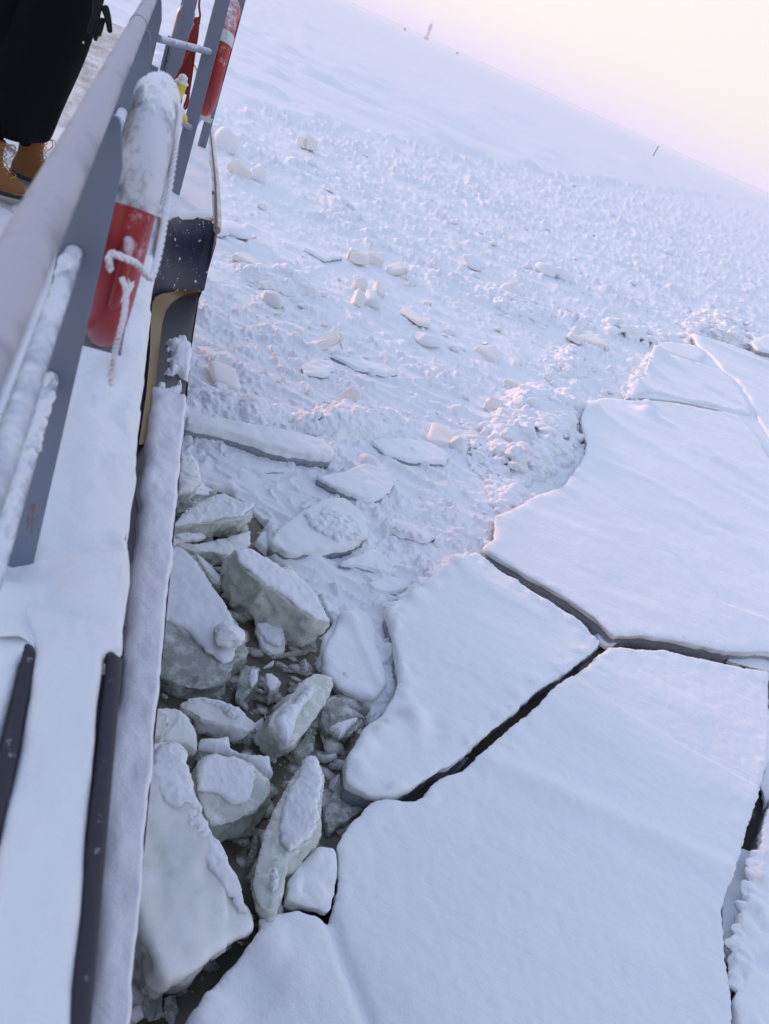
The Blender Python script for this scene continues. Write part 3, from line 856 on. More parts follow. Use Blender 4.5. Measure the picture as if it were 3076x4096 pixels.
block('huge whitish slab standing steeply against the ship side, frosted along its right edge', q5([(60, 360), (165, 378), (250, 357), (330, 382), (352, 440), (390, 620), (420, 710), (450, 790), (500, 880), (545, 965), (600, 1050), (652, 1135), (670, 1220), (742, 1392), (690, 1420), (590, 1470), (430, 1600), (240, 1700), (190, 1640), (90, 1400), (20, 1200), (20, 700)]), .52, (-.14, .10), .40, mat='white_ice',
      snow=[q5([(165, 400), (250, 372), (318, 395), (345, 470), (372, 620), (440, 800), (540, 975), (640, 1140), (655, 1230), (690, 1330), (620, 1300), (520, 1150), (400, 960), (300, 760), (200, 700), (150, 560)])], seed=113, amp=.035, caph=.022, rim=.06)
block('pale green block squeezed in behind the huge slab', q5([(150, 190), (270, 182), (312, 200), (342, 232), (372, 290), (392, 342), (390, 420), (340, 390), (250, 370), (150, 372)]), .32, (-.2, .3), .4, mat='white_ice', seed=114)
block('cream coloured corner of ice wedged at the hull above the huge slab', q5([(120, 195), (185, 190), (235, 225), (240, 280), (200, 330), (120, 360)]), .46, (-.1, .2), .2, mat='pale_ice', seed=115)
block('round shouldered block with snow cap and wet green front, right of the huge slab', q5([(395, 485), (440, 445), (500, 430), (620, 450), (712, 498), (765, 555), (805, 580), (800, 645), (745, 720), (690, 775), (600, 810), (480, 830), (425, 730), (392, 620)]), .36, (-.02, .14), .5, mat='green_ice',
      snow=[q5([(400, 490), (445, 450), (500, 436), (620, 456), (706, 502), (722, 570), (705, 640), (670, 700), (630, 725), (560, 700), (520, 662), (400, 645)])], seed=116, taper=-.04, caph=.03)
block('long upright fin of pale green ice with snow on its right face', q5([(1000, 462), (1060, 450), (1088, 500), (1100, 560), (1090, 640), (1092, 790), (1082, 862), (1000, 925), (900, 1010), (880, 1150), (830, 1270), (780, 1290), (735, 1250), (715, 1180), (750, 960), (800, 780), (870, 660), (930, 560)]), .50, (.28, .04), .42, mat='green_ice',
      snow=[q5([(1002, 468), (1050, 458), (1078, 540), (1078, 640), (1068, 720), (1085, 780), (1060, 870), (980, 925), (915, 985), (860, 930), (852, 860), (862, 760), (880, 680), (950, 560)]), q5([(820, 1040), (855, 1090), (850, 1180), (810, 1230), (800, 1120)])], seed=117, caph=.03, taper=.05)
block('ridge of crumbly snow ice behind the round shouldered block', q5([(540, 330), (585, 325), (590, 395), (650, 425), (800, 440), (818, 535), (780, 556), (740, 510), (640, 455), (560, 430), (500, 428), (400, 400), (420, 340)]), .24, (0, .1), .25, mat='snow', seed=118, dome=.05, rim=.05)
block('ragged dark ice ledge under the edge of the three cornered floe', q5([(1210, 560), (1235, 640), (1330, 690), (1400, 740), (1310, 760), (1200, 830), (1130, 860), (1095, 800), (1130, 700), (1170, 600)]), .08, (.1, 0), .2, mat='clear_ice', seed=119, amp=.05)
block('bare flake of clear ice below the upright clear block', q5([(940, 420), (1010, 330), (1040, 340), (1030, 410), (980, 450)]), .1, (.2, 0), .14, mat='clear_ice', seed=120)
block('sunken green cake of ice near the bottom beside the hull', q5([(120, 1760), (200, 1720), (215, 1800), (190, 1900), (130, 1920), (100, 1850)]), .04, (0, 0), .15, mat='clear_ice', seed=121)
block('small sunken cake of ice at the bottom beside the large floe', q5([(230, 1790), (280, 1770), (290, 1860), (270, 1930), (225, 1900)]), .03, (0, 0), .12, mat='clear_ice', seed=122)
block('wet pale cake of ice against the hull at the very bottom', q5([(30, 1830), (100, 1800), (110, 1880), (60, 1930), (10, 1900)]), .08, (0, 0), .15, mat='white_ice', seed=123)
block('rounded whitish block against the hull at the upper end of the water', [(388, 985), (415, 978), (432, 1000), (436, 1040), (415, 1060), (385, 1065)], .38, (-.1, .1), .4, mat='white_ice', seed=124, rim=.06)
block('lacy ridge of snow over the dark gap at the upper end of the water', q4([(330, 180), (430, 175), (450, 200), (500, 225), (470, 250), (390, 245), (330, 225)]), .12, (0, 0), .12, mat='snow', seed=125, amp=.03)
block('greenish slab tucked under the rounded block at the upper end of the water', [(330, 1065), (400, 1050), (470, 1060), (455, 1085), (400, 1105), (330, 1110)], .1, (.05, .1), .2, mat='clear_ice', seed=126)
block('dark shard of ice edging the gap beside the tilted block', q4([(1070, 830), (1110, 870), (1140, 930), (1120, 945), (1095, 900)]), .06, (.3, 0), .1, mat='dark_ice', seed=127, amp=.01)
block('thin snowy plate standing between the broad plate and the tilted block', q4([(375, 585), (400, 570), (470, 640), (535, 700), (530, 745), (490, 735), (430, 650)]), .26, (-.35, .2), .1, mat='green_ice', snow=[q4([(395, 580), (470, 648), (525, 705), (518, 735), (480, 705), (430, 640)])], seed=128, caph=.015, amp=.012)

# ================================================================== ICE LYING ON THE BRASH
def blob(seed, sub=3, squash=.8, ang=.55):
    """lumpy angular chunk: planes cut from a sphere, softened"""
    bm = bmesh.new()
    bmesh.ops.create_icosphere(bm, subdivisions=sub, radius=1)
    V = np.array([v.co[:] for v in bm.verts])
    F = [[v.index for v in f.verts] for f in bm.faces]
    bm.free()
    g = np.random.default_rng(seed)
    rad = np.ones(len(V))
    for _ in range(9):
        n = g.normal(size=3)
        n /= np.linalg.norm(n)
        c = g.uniform(ang, .9)
        dn = V @ n
        rad = np.where(dn > 1e-3, np.minimum(rad, c / np.maximum(dn, 1e-3)), rad)
    V = V * rad[:, None]
    V += .06 * np.stack([noise3(V[:, 0] * 3 + k, V[:, 1] * 3, V[:, 2] * 3, seed + k) for k in range(3)], 1)
    V *= g.uniform(.75, 1.2, 3)
    V[:, 2] *= squash
    return V, F
def slabby(seed):
    """angular broken slab"""
    g = np.random.default_rng(seed)
    bm = bmesh.new()
    n = g.integers(4, 7)
    an = np.sort(g.uniform(0, 6.283, n) * .35 + np.arange(n) / n * 6.283 * .9)
    r = g.uniform(.7, 1.1, n)
    th = g.uniform(.28, .5)
    lo = [bm.verts.new((r[i] * math.cos(an[i]), r[i] * math.sin(an[i]), -th)) for i in range(n)]
    up = [bm.verts.new((r[i] * math.cos(an[i]) * g.uniform(.8, 1.02), r[i] * math.sin(an[i]) * g.uniform(.8, 1.02), th * g.uniform(.6, 1.1))) for i in range(n)]
    bm.faces.new(up)
    bm.faces.new(lo[::-1])
    for i in range(n): bm.faces.new((lo[i], lo[(i + 1) % n], up[(i + 1) % n], up[i]))
    bmesh.ops.bevel(bm, geom=list(bm.edges), offset=.2, segments=3, profile=.6, affect='EDGES')
    bmesh.ops.triangulate(bm, faces=bm.faces)
    bmesh.ops.subdivide_edges(bm, edges=bm.edges, cuts=2, use_grid_fill=True)
    V = np.array([v.co[:] for v in bm.verts])
    F = [[v.index for v in f.verts] for f in bm.faces]
    bm.free()
    V += .035 * np.stack([noise3(V[:, 0] * 4 + k, V[:, 1] * 4, V[:, 2] * 4, seed + k) for k in range(3)], 1)
    return V, F
c_ = at(*z4(583, 1010), .38)
vv, ff_ = blob(711, 4, .62, .7)
vv = vv + .05 * np.stack([noise3(vv[:, 0] * 6 + k, vv[:, 1] * 6, vv[:, 2] * 6, 90 + k) for k in range(3)], 1)
vv = vv * (1 + .012 * np.random.default_rng(5).normal(size=len(vv)))[:, None]
o_ = mk('snow_lump', vv * (.205, .15, .15) + (c_[0], c_[1], .35), ff_, MATS['snow'])
tag(o_, 'round cushion of snow sitting on the broad wet plate', 'snow lump')
PROTO = []
for i in range(10): PROTO.append(mk('ice_chunk', *blob(300 + i), MATS['rubble_snow']).data)
for i in range(10): PROTO.append(mk('ice_chunk', *slabby(340 + i), MATS['pale_ice']).data)
for o in [o for o in bpy.data.objects if o.name.startswith('ice_chunk')]: bpy.data.objects.remove(o)
def chunk(x, y, w, hgt, proto, label, group=None, rot=None, dz=0.0, tilt=(0, 0), px=True, cat='ice chunk'):
    """w, hgt: half sizes in metres; stands on the brash"""
    P = at(x, y, .12) if px else np.array([x, y, .12])
    o = bpy.data.objects.new('ice_chunk', PROTO[proto])
    COL.objects.link(o)
    o.location = (P[0], P[1], .08 + hgt * .5 + dz)
    q_ = 1.15 if px else 1.0
    o.scale = (w * q_, w * q_ * random.uniform(.65, .95), hgt * q_)
    o.rotation_euler = (tilt[0], tilt[1], random.uniform(0, 6.28) if rot is None else rot)
    return tag(o, label, cat, group)
traced = [
    (760, 865, .20, .24, 11, 'upright pinkish shark fin of ice standing behind a low rubble pile', (.1, .75)),
    (1062, 885, .27, .30, 13, 'cream coloured block at the left end of the biggest rubble pile', (.3, -.3)),
    (1112, 838, .30, .17, 14, 'grey block with a dark face behind the biggest rubble pile', (.2, .3)),
    (1010, 945, .2, .10, 10, 'tan wedge just left of the biggest rubble pile', (0, .3)),
    (768, 563, .42, .34, 12, 'big cream block in the middle of the brash, farther of two clusters', (0, .15)),
    (806, 568, .30, .26, 15, 'grey block right beside the big cream block', (0, .2)),
    (852, 588, .38, .22, 16, 'snow covered wedge right of the grey block in mid brash', (.4, .2)),
    (775, 625, .34, .34, 13, 'rounded back block of the near cluster in mid brash', (.2, -.3)),
    (772, 655, .28, .22, 17, 'square ended block in front of the near cluster in mid brash', (.3, .5)),
    (800, 655, .30, .26, 4, 'snow smoothed block at the right of the near cluster in mid brash', (.1, .1)),
    (818, 632, .26, .20, 18, 'pale slab at the back right of the near cluster in mid brash', (.4, .4)),
    (770, 612, .16, .20, 19, 'small upright slab behind the near cluster in mid brash', (1.1, .2)),
    (514, 380, .42, .42, 15, 'bluntly pointed tan block nearest the ship side far up', (.1, .4)),
    (485, 322, .45, .50, 3, 'upright snowy knob beside the ship rim', (0, .2)),
    (662, 320, .55, .5, 12, 'cream block standing out in the far brash', (.2, .1)),
    (555, 385, .3, .3, 5, 'snowy knob right of the bluntly pointed tan block', (0, 0)),
    (490, 820, .40, .14, 16, 'oblong snowy block on the rubble beside the hull', (.1, .25)),
    (535, 565, .5, .13, 11, 'long tan slab lying on the left rubble heap', (.1, .2)),
    (585, 650, .26, .2, 6, 'two knobbed snow lump on the left brash', (0, 0)),
    (703, 745, .34, .2, 14, 'snowy wedge with a pointed top in the left brash', (.3, .6)),
    (1240, 735, .55, .24, 13, 'angular grey block with a flat top on the right brash', (.15, .1)),
    (1275, 740, .6, .2, 16, 'grey plank of ice behind the angular grey block', (.1, .1)),
    (1105, 640, .4, .3, 2, 'snow lump on the line of rubble in the right brash', (0, 0)),
    (1060, 768, .5, .16, 18, 'long low slab with a tan front in the right brash', (.1, .1)),
    (900, 690, .55, .14, 10, 'low tan sided slab in the middle of the brash', (.05, .1)),
    (920, 735, .3, .16, 7, 'snow lump on a smooth patch in the middle of the brash', (0, 0)),
    (955, 945, .45, .14, 12, 'flat slab ending in a snow knob beside the biggest rubble pile', (.1, .15)),
    (985, 965, .2, .17, 1, 'snow knob at the foot of the biggest rubble pile', (0, 0)),
    (1240, 945, .34, .12, 17, 'snowy slab between the biggest rubble pile and the floe edge', (.1, .1)),
    (1020, 575, .4, .3, 9, 'snow lump right of mid brash', (0, 0)),
    (1180, 590, .55, .35, 0, 'snow lump far out on the right brash', (0, 0)),
    (1210, 600, .5, .3, 4, 'second snow lump far out on the right brash', (0, 0)),
    (460, 500, .38, .14, 3, 'flattened snowy boulder just off the corner of the black panel', (0, 0)),
    (505, 500, .42, .16, 8, 'low snowy boulder in a row off the corner of the black panel', (0, 0)),
]
for i, (x, y, a, b, pr, lab, tl) in enumerate(traced):
    chunk(x, y, a, b, pr, lab, None, None, 0, tl)
# smaller scattered chunks, denser far out
FARW = None
def in_channel(x, y):
    az = math.atan2(x, y)
    r = math.hypot(x, y)
    return 1 / r > np.interp(az, far_az, far_k) * 1.04
cnt = 0
while cnt < 230:
    X = random.uniform(430, 1661)
    Y = random.uniform(235, 1180)
    u = at(X, Y, .1)
    r = math.hypot(u[0], u[1])
    if r > 90 or not in_channel(u[0], u[1]): continue
    P = np.array([[u[0], u[1]]])
    if inside(P, HOLEW)[0] or pdist(P, HOLEW)[0] < .3: continue
    s_ = u[:2] @ SD
    if u[:2] @ TD < 1.0: continue
    if fbm(np.array([u[0] / 2.6]), np.array([u[1] / 2.6]), 5, 3)[0] < -.12: continue
    wd = (.04 + .08 * random.random() ** 2) * (1 + r / 26)
    chunk(u[0], u[1], wd, wd * random.uniform(.35, .65), random.choice([0, 1, 2, 3, 4, 5, 6, 7, 8, 9, 0, 2, 4, 12, 16]),
          'small frosted lump among the many scattered over the brash ice', 'small ice lumps scattered over the brash', None, -.02,
          (random.gauss(0, .25), random.gauss(0, .25)), False)
    cnt += 1

# rubble piles: heaps of frozen-together lumps
def ico(sub=2):
    bm = bmesh.new()
    bmesh.ops.create_icosphere(bm, subdivisions=sub, radius=1)
    V = np.array([v.co[:] for v in bm.verts])
    F = np.array([[v.index for v in f.verts] for f in bm.faces])
    bm.free()
    return V, F
IV, IF = ico(3)
LUMPS = [blob(600 + i, 3, .85, .62)[0] for i in range(14)]
def pile(label, outline, n, rmin, rmax, dome, seed, z=.1, mat='rubble_snow'):
    g = np.random.default_rng(seed)
    poly = np.array(pxl(outline, z + dome * .3))
    lo, hi = poly.min(0), poly.max(0)
    # gently domed bed
    V, F, off = [], [], 0
    k = 0
    while k < n:
        c = g.uniform(lo, hi)
        if not inside(c[None], poly)[0]: continue
        d = pdist(c[None], poly)[0]
        rr = (rmin + (rmax - rmin) * g.random() ** 1.8)
        hz = z + dome * sstep(-.05, .45, np.array(d)) * g.uniform(.55, 1.0) + .5 * dome * float(fbm(np.array([c[0] * 1.7]), np.array([c[1] * 1.7]), seed, 2)[0])
        sc = g.uniform(.8, 1.5, 3) * rr
        sc[2] *= .75
        IW = LUMPS[k % 14]
        v = IW * (1 + .15 * noise3(IV[:, 0] * 1.6 + k, IV[:, 1] * 1.6, IV[:, 2] * 1.6 + k * .3, seed)[:, None]
                  + .07 * noise3(IV[:, 0] * 4 + k, IV[:, 1] * 4, IV[:, 2] * 4, seed + 2)[:, None])
        a = g.uniform(0, 6.28)
        rot = np.array([[math.cos(a), -math.sin(a), 0], [math.sin(a), math.cos(a), 0], [0, 0, 1]])
        V.append((v * sc) @ rot.T + (c[0], c[1], max(hz, z) - rr * .35))
        F.append(IF + off)
        off += len(IV)
        k += 1
    # bed under the lumps
    B = resample(poly, .08)
    bd = np.concatenate([np.c_[poly, np.full(len(poly), z - .03)], np.c_[poly, np.full(len(poly), z - .15)]])
    m_ = len(poly)
    bf = [tuple(range(m_)), tuple(range(m_, 2 * m_))[::-1]] + [(i, m_ + i, m_ + (i + 1) % m_, (i + 1) % m_) for i in range(m_)]
    if area(poly) < 0: bf = [f[::-1] for f in bf]
    FF = np.concatenate(F).tolist() + [[q_ + off for q_ in f] for f in bf]
    o = mk('rubble_pile', np.concatenate(V + [bd]), FF, MATS[mat])
    rm = o.modifiers.new('fuse', 'REMESH')
    rm.mode = 'VOXEL'
    rm.voxel_size = max(.011, rmin * .24)
    rm.use_smooth_shade = True
    sm = o.modifiers.new('soften', 'SMOOTH')
    sm.factor, sm.iterations = .5, 2
    return tag(o, label, 'rubble pile')
pile('biggest rubble pile, cream tinted lumps heaped against the drifted floe', [(1045, 925), (1060, 880), (1105, 850), (1160, 832), (1215, 838), (1255, 870), (1250, 930), (1245, 975), (1200, 1005), (1140, 1030), (1085, 1000), (1060, 960)], 1000, .05, .21, .38, 401)
pile('oval rubble pile of knobbly lumps with a crisp lower rim', [(640, 898), (665, 878), (720, 868), (800, 872), (850, 880), (872, 898), (850, 920), (800, 940), (740, 945), (690, 928), (650, 912)], 480, .045, .13, .26, 402)
pile('rubble heap of white lumps pressed along the hull', [(405, 880), (415, 840), (460, 830), (530, 845), (580, 870), (640, 895), (610, 915), (570, 925), (500, 905), (430, 900)], 480, .045, .13, .22, 403)
pile('rubble heap with a tan slab, left of mid brash', [(505, 560), (560, 570), (620, 585), (660, 605), (690, 635), (640, 630), (580, 615), (530, 590)], 300, .06, .19, .30, 404)
pile('line of rubble lumps leading to the right brash', [(1050, 620), (1090, 630), (1150, 655), (1190, 680), (1170, 700), (1110, 680), (1055, 650)], 220, .08, .2, .25, 405)
pile('heap of lumps under the angular grey block', [(1180, 770), (1215, 745), (1270, 765), (1285, 795), (1240, 810), (1190, 800)], 200, .07, .17, .2, 406)
pile('rubble ridge between the two farthest floes', [(1465, 700), (1520, 668), (1600, 690), (1650, 735), (1640, 760), (1560, 735), (1500, 725)], 300, .1, .3, .38, 407)
pile('knobbly heap at the left tip of the flat far floe', [(1300, 692), (1370, 705), (1440, 720), (1480, 740), (1440, 760), (1380, 735), (1310, 715)], 240, .09, .25, .27, 408)
pile('crust of fine lumps along the base of the biggest rubble pile', [(1000, 905), (1050, 930), (1070, 1000), (1100, 1040), (1075, 1060), (1030, 1010), (985, 960)], 320, .03, .08, .10, 409)

pile('big snowy boulder tucked into the notch of the broad drifted floe', [(1064, 1050), (1085, 1036), (1115, 1040), (1150, 1062), (1142, 1088), (1092, 1096), (1068, 1082)], 150, .05, .14, .24, 410)
pile('crumbled snow blocks along the rim of the bottom right floe', [(1636, 1840), (1656, 1850), (1645, 1960), (1630, 2060), (1604, 2125), (1590, 2105), (1610, 2000), (1622, 1920)], 150, .035, .10, .08, 411, z=.30)
pile('crumbly rim of lumps along the left edge of the flat far floe', [(1352, 858), (1372, 858), (1388, 815), (1420, 778), (1440, 770), (1415, 755), (1390, 785), (1365, 820)], 170, .06, .17, .14, 412, z=.26)
pile('crumbly pink rim along the left edge of the three cornered floe', [(838, 1314), (852, 1316), (900, 1287), (960, 1238), (1015, 1204), (1030, 1192), (975, 1204), (925, 1243), (872, 1284)], 200, .03, .085, .08, 413, z=.26)
# flat snowy slabs frozen into the brash
def slab(label, outline, z, th, seed, mat='snow', tilt=(0, 0), rim=.03, caps=None, body='floe_ice', amp=.03):
    c = np.mean([at(x, y, z) for x, y in outline], 0)
    fr = plane_frame(c[0], c[1], z, *tilt)
    poly = np.array([on_plane(x, y, fr) for x, y in outline])
    o = plate('ice_slab', poly, MATS[body], *fr[:3], thick=th + .1, rim=.02, amp=amp, seed=seed)
    plate('snow_cover', poly, MATS[mat], fr[0] + fr[3] * th * .75, fr[1], fr[2], thick=th * .75 - .003, rim=rim, amp=amp, seed=seed, parent=o, nz=.02, nzs=5, taper=-.01)
    return tag(o, label, 'ice slab')
slab('long plank of snow covered ice with a dark speckled side, beside the hull', [(400, 912), (470, 918), (540, 930), (620, 945), (690, 962), (716, 985), (712, 998), (670, 996), (620, 988), (560, 972), (480, 945), (400, 930)], .20, .17, 501)
slab('triangular snowy slab with a pink crest, right of the long plank', [(680, 1035), (730, 1025), (790, 1008), (830, 1020), (855, 1045), (830, 1070), (800, 1085), (760, 1075), (715, 1055)], .16, .09, 502, tilt=(-.05, .08))
slab('fan shaped snowy slab with a crumbled right side, above the tilted block', [(578, 1185), (600, 1150), (650, 1110), (700, 1085), (740, 1085), (780, 1120), (790, 1165), (760, 1185), (690, 1198), (620, 1205)], .18, .13, 503, tilt=(0, .06))
slab('low triangular slab nearest the three cornered floe', [(735, 1220), (800, 1188), (830, 1205), (860, 1235), (840, 1245), (790, 1230)], .1, .07, 504)
slab('low drifted slab left of the three cornered floe tip', [(790, 1265), (830, 1250), (870, 1258), (880, 1275), (840, 1285), (805, 1280)], .1, .07, 505)
slab('pointed slab under a crest of snow, right of the fan shaped slab', [(825, 1130), (850, 1122), (900, 1145), (940, 1165), (920, 1172), (860, 1160)], .1, .08, 506)
slab('thin plate of ice under a snow skin between the plank and the water', [(440, 975), (520, 975), (590, 985), (650, 1005), (700, 1015), (660, 1025), (560, 1020), (470, 1000)], .06, .05, 507)
slab('knobbed slab right of the triangular slab', [(800, 955), (860, 950), (930, 960), (968, 985), (960, 1005), (890, 1000), (830, 985)], .1, .07, 508)
slab('oval snow pan behind the oval rubble pile', [(650, 795), (680, 780), (715, 785), (722, 800), (700, 815), (660, 812)], .1, .08, 509)
slab('long drift covered slab across the middle brash', [(715, 770), (760, 778), (830, 792), (860, 808), (830, 812), (770, 800)], .1, .08, 510)
slab('pale wedge of snow crust beside the left heap', [(655, 540), (700, 545), (740, 560), (700, 565)], .1, .1, 511)
pile('crumbly snow on the fan shaped slab', [(660, 1110), (720, 1095), (770, 1120), (785, 1160), (740, 1165), (690, 1140)], 90, .03, .075, .05, 512, z=.30)
pile('column of small lumps right of the triangular slab', [(905, 1045), (945, 1060), (960, 1095), (930, 1118), (912, 1085)], 70, .03, .085, .08, 513)
pile('crest of lumps on the pointed slab', [(825, 1128), (855, 1122), (905, 1148), (920, 1160), (870, 1145)], 50, .025, .06, .06, 514, z=.18)

# brash in the open water: more bits than one could count
def brash():
    g = np.random.default_rng(55)
    V, F, off, k = [], [], 0, 0
    hull_poly = pxl([(300, 1000), (572, 1110), (720, 1400), (800, 1540), (750, 1700), (745, 1800), (560, 2000), (400, 2230), (150, 2300)], 0)
    poly = np.array(hull_poly)
    lo, hi = poly.min(0), poly.max(0)
    iv, if_ = ico(1)
    mi = []
    while k < 900:
        c = g.uniform(lo, hi)
        if not inside(c[None], poly)[0]: continue
        rr = .014 + .11 * g.random() ** 3.0
        sc = g.uniform(.6, 1.3, 3) * rr
        sc[2] *= .5
        sc[0] *= 1.4
        v = iv * (1 + .45 * noise3(iv[:, 0] * 2 + k, iv[:, 1] * 2, iv[:, 2] * 2 + k, 3)[:, None])
        V.append(v * sc + (c[0], c[1], g.uniform(-.6, .35) * rr * .8))
        mi += [int(g.random() < .4)] * len(if_)
        F.append(if_ + off)
        off += len(iv)
        k += 1
    o = mk('brash_ice', np.concatenate(V), np.concatenate(F), mats=[MATS['clear_ice'], MATS['green_ice']], midx=mi)
    tag(o, kind='stuff')
    o['label'] = 'wet brash ice floating in the dark water beside the hull'
brash()
SH = [mk('ice_shard', *slabby(640 + i), MATS[('clear_ice', 'green_ice', 'white_ice')[i % 3]]).data for i in range(9)]
for o in [o for o in bpy.data.objects if o.name.startswith('ice_shard')]: bpy.data.objects.remove(o)
g_ = np.random.default_rng(91)
for x, y in [(505, 1255), (530, 1330), (560, 1350), (600, 1340), (640, 1372), (665, 1400), (620, 1420), (580, 1440), (545, 1450), (515, 1470), (560, 1500), (590, 1520), (640, 1490), (660, 1450), (690, 1500), (720, 1520),
             (760, 1545), (770, 1580), (700, 1600), (670, 1580), (650, 1620), (600, 1590), (560, 1580), (590, 1640), (700, 1640), (725, 1660), (720, 1700), (745, 1740), (560, 1890), (540, 1850), (505, 1600), (470, 1490), (540, 1405), (690, 1560), (620, 1385), (735, 1600), (575, 1555)]:
    w_ = g_.uniform(.06, .15)
    P = at(x, y, .0)
    o = bpy.data.objects.new('ice_shard', SH[g_.integers(0, 9)])
    COL.objects.link(o)
    o.location = (P[0], P[1], g_.uniform(-.03, .05))
    o.scale = (w_ * 1.4, w_ * g_.uniform(.5, .9), w_ * g_.uniform(.5, .9))
    o.rotation_euler = (g_.normal() * .45, g_.normal() * .45, g_.uniform(0, 6.28))
    tag(o, 'wet shard of ice floating in the slush between the big blocks', 'ice shard', 'shards floating between the blocks')

# ================================================================== THE SHIP
ship = empty('ship', (0, 0, 0), -SA)
tag(ship, 'grey railed icebreaker with snowed up deck edge and black bulwark along the left', 'ship')
def interp_out(s):
    xs = [-16, -13, -10, -6, -3, 0, 1, 2.5, 3.9, 4.9, 5.75, 6.1, 7.4, 9, 10.5, 14, 15.5, 16.5, 17]
    ts = [-3.6, -1.8, -.8, 0.0, .2, .34, .392, .455, .512, .555, .61, .63, .655, .66, .66, .55, .2, -.6, -1.5]
    return np.interp(s, xs, ts)
CL = -3.6                                            # centre line of the ship in t
ss = np.concatenate([np.linspace(-16, -1, 40), np.arange(-1, 12, .12), np.linspace(12, 17, 30)])
mb = MB()
sec = [(0.0, 3.70), (-.012, 3.66), (-.03, 3.5), (-.10, 2.6), (-.22, 1.4), (-.36, .3), (-.42, -.4), (-.6, -1.2)]
for side in (1, -1):
    V, F = [], []
    for s in ss:
        to = interp_out(s)
        for dt, z in sec:
            t_ = to + dt
            V.append((t_ if side == 1 else 2 * CL - t_, s, z))
    n = len(sec)
    for i in range(len(ss) - 1):
        for k in range(n - 1):
            F.append((i * n + k, i * n + k + 1, (i + 1) * n + k + 1, (i + 1) * n + k))
    mb.add(V, F)
mb.build('hull', MATS['black_steel'], ship)
# strake: the ledge below deck level, gold painted inner fillet, black top
mb = MB()
s1 = np.arange(-6, 6.2, .1)
V = [(t_, s, z) for s in s1 for t_, z in ((.235, 3.70), (interp_out(s) - .012, 3.70), (interp_out(s), 3.688), (interp_out(s) + .002, 3.60))]
mb.add(V, [(i * 4 + k, (i + 1) * 4 + k, (i + 1) * 4 + k + 1, i * 4 + k + 1) for i in range(len(s1) - 1) for k in range(3)])
mb.build('strake', MATS['black_steel'], ship)
def strip(name, outer, inner, mat, parent=ship, rows=1):
    n = len(outer)
    V = np.concatenate([np.array(outer) * (1 - k / rows) + np.array(inner) * k / rows for k in range(rows + 1)])
    F = [(r * n + i, r * n + i + 1, (r + 1) * n + i + 1, (r + 1) * n + i) for r in range(rows) for i in range(n - 1)]
    return MB().add(V, F).build(name, mat, parent)
def rs(pts, n, fn):
    p = resample([fn(x, y) for x, y in pts], .01, False)
    return p[np.linspace(0, len(p) - 1, n).astype(int)]
# gold fillet: along the ledge, round the corner and along the foot of the black panel
go = [(300, 960), (316, 850), (324, 760), (326, 690), (329, 655), (336, 640), (352, 634), (380, 629), (405, 627), (432, 626)]
gi = [(312, 960), (327, 900), (337, 820), (345, 745), (350, 700), (358, 672), (370, 655), (386, 643), (405, 636), (434, 631)]
strip('gold_band', rs(go, 40, lambda x, y: ship_z(x, y, 3.76)), rs(gi, 40, lambda x, y: ship_z(x, y, 3.706)), MATS['gold_paint'], rows=3)
mb = MB()
mb.box((.225, -.2, 3.86), (.03, 12.2, .30))
mb.build('ledge_side', MATS['black_steel'], ship)
# black panel: steep front of the raised section
tp = rs([(341, 535), (347, 510), (356, 488), (372, 472), (392, 466), (420, 468), (448, 475), (462, 484), (467, 492)], 36, lambda x, y: ship_z(x, y, 4.13))
bt = rs([(327, 650), (330, 643), (336, 640), (352, 634), (380, 629), (405, 627), (425, 626), (441, 628)], 36, lambda x, y: ship_z(x, y, 3.735))
def bulge(a, b, n):
    out = []
    for k in range(n + 1):
        f = k / n
        p_ = a * (1 - f) + b * f
        p_[:, 2] += .03 * math.sin(f * math.pi)
        out.append(p_)
    return out
rows = bulge(tp, bt, 10)
V = np.concatenate(rows)
F = [(r * 36 + i, r * 36 + i + 1, (r + 1) * 36 + i + 1, (r + 1) * 36 + i) for r in range(10) for i in range(35)]
m_, t_n, p_n = material('speckled_black')
q = NT(t_n)
vo = q.n('TexVoronoi')
q.link(q.co, vo.inputs['Vector'])
vo.inputs['Scale'].default_value = 17
vo.inputs['Randomness'].default_value = 1
f_ = q.math('SUBTRACT', q.map(q.noise(20, 4), .3, .75, -.1, .27), vo.outputs['Distance'])
f_ = q.map(f_, -.015, .03)
vo2 = q.n('TexVoronoi')
q.link(q.co, vo2.inputs['Vector'])
vo2.inputs['Scale'].default_value = 60
f2_ = q.map(q.math('SUBTRACT', q.map(q.noise(9, 2), .45, .75, 0, .3), vo2.outputs['Distance']), -.02, .02)
ff = q.math('MAXIMUM', f_, f2_)
q.link(q.mix(ff, (.021, .024, .047), (.72, .75, .82)), p_n.inputs['Base Color'])
q.link(q.map(ff, 0, 1, .45, .9), p_n.inputs['Roughness'])
q.bump(p_n, ff, .3, .01)
MB().add(V, F).build('bulwark_panel', m_, ship)
mb = MB()                                            # outboard side of the raised section with a rounded black corner
s2 = np.arange(5.82, 15, .15)
V = [(interp_out(s) + d, s, z) for s in s2 for d, z in ((-.03, 4.14), (0, 4.115), (.012, 4.06), (.012, 3.72), (0, 3.60))]
mb.add(V, [(i * 5 + k, (i + 1) * 5 + k, (i + 1) * 5 + k + 1, i * 5 + k + 1) for i in range(len(s2) - 1) for k in range(4)])
mb.build('bulwark_side', MATS['black_rubber'], ship)
mb = MB()
s2 = np.linspace(6.22, 14.5, 60)
mb.tube([(interp_out(s) + .01, s, 4.07 + (.0 if i else -.03)) for i, s in enumerate(s2)], .034, 12)
mb.build('rim_moulding', MATS['tan_rim'], ship)
mb = MB()                                            # inner lip of the rim with a snow-free dark line
mb.tube([(interp_out(s) - .035, s, 4.125) for s in np.linspace(6.9, 9.2, 30)], .016, 8)
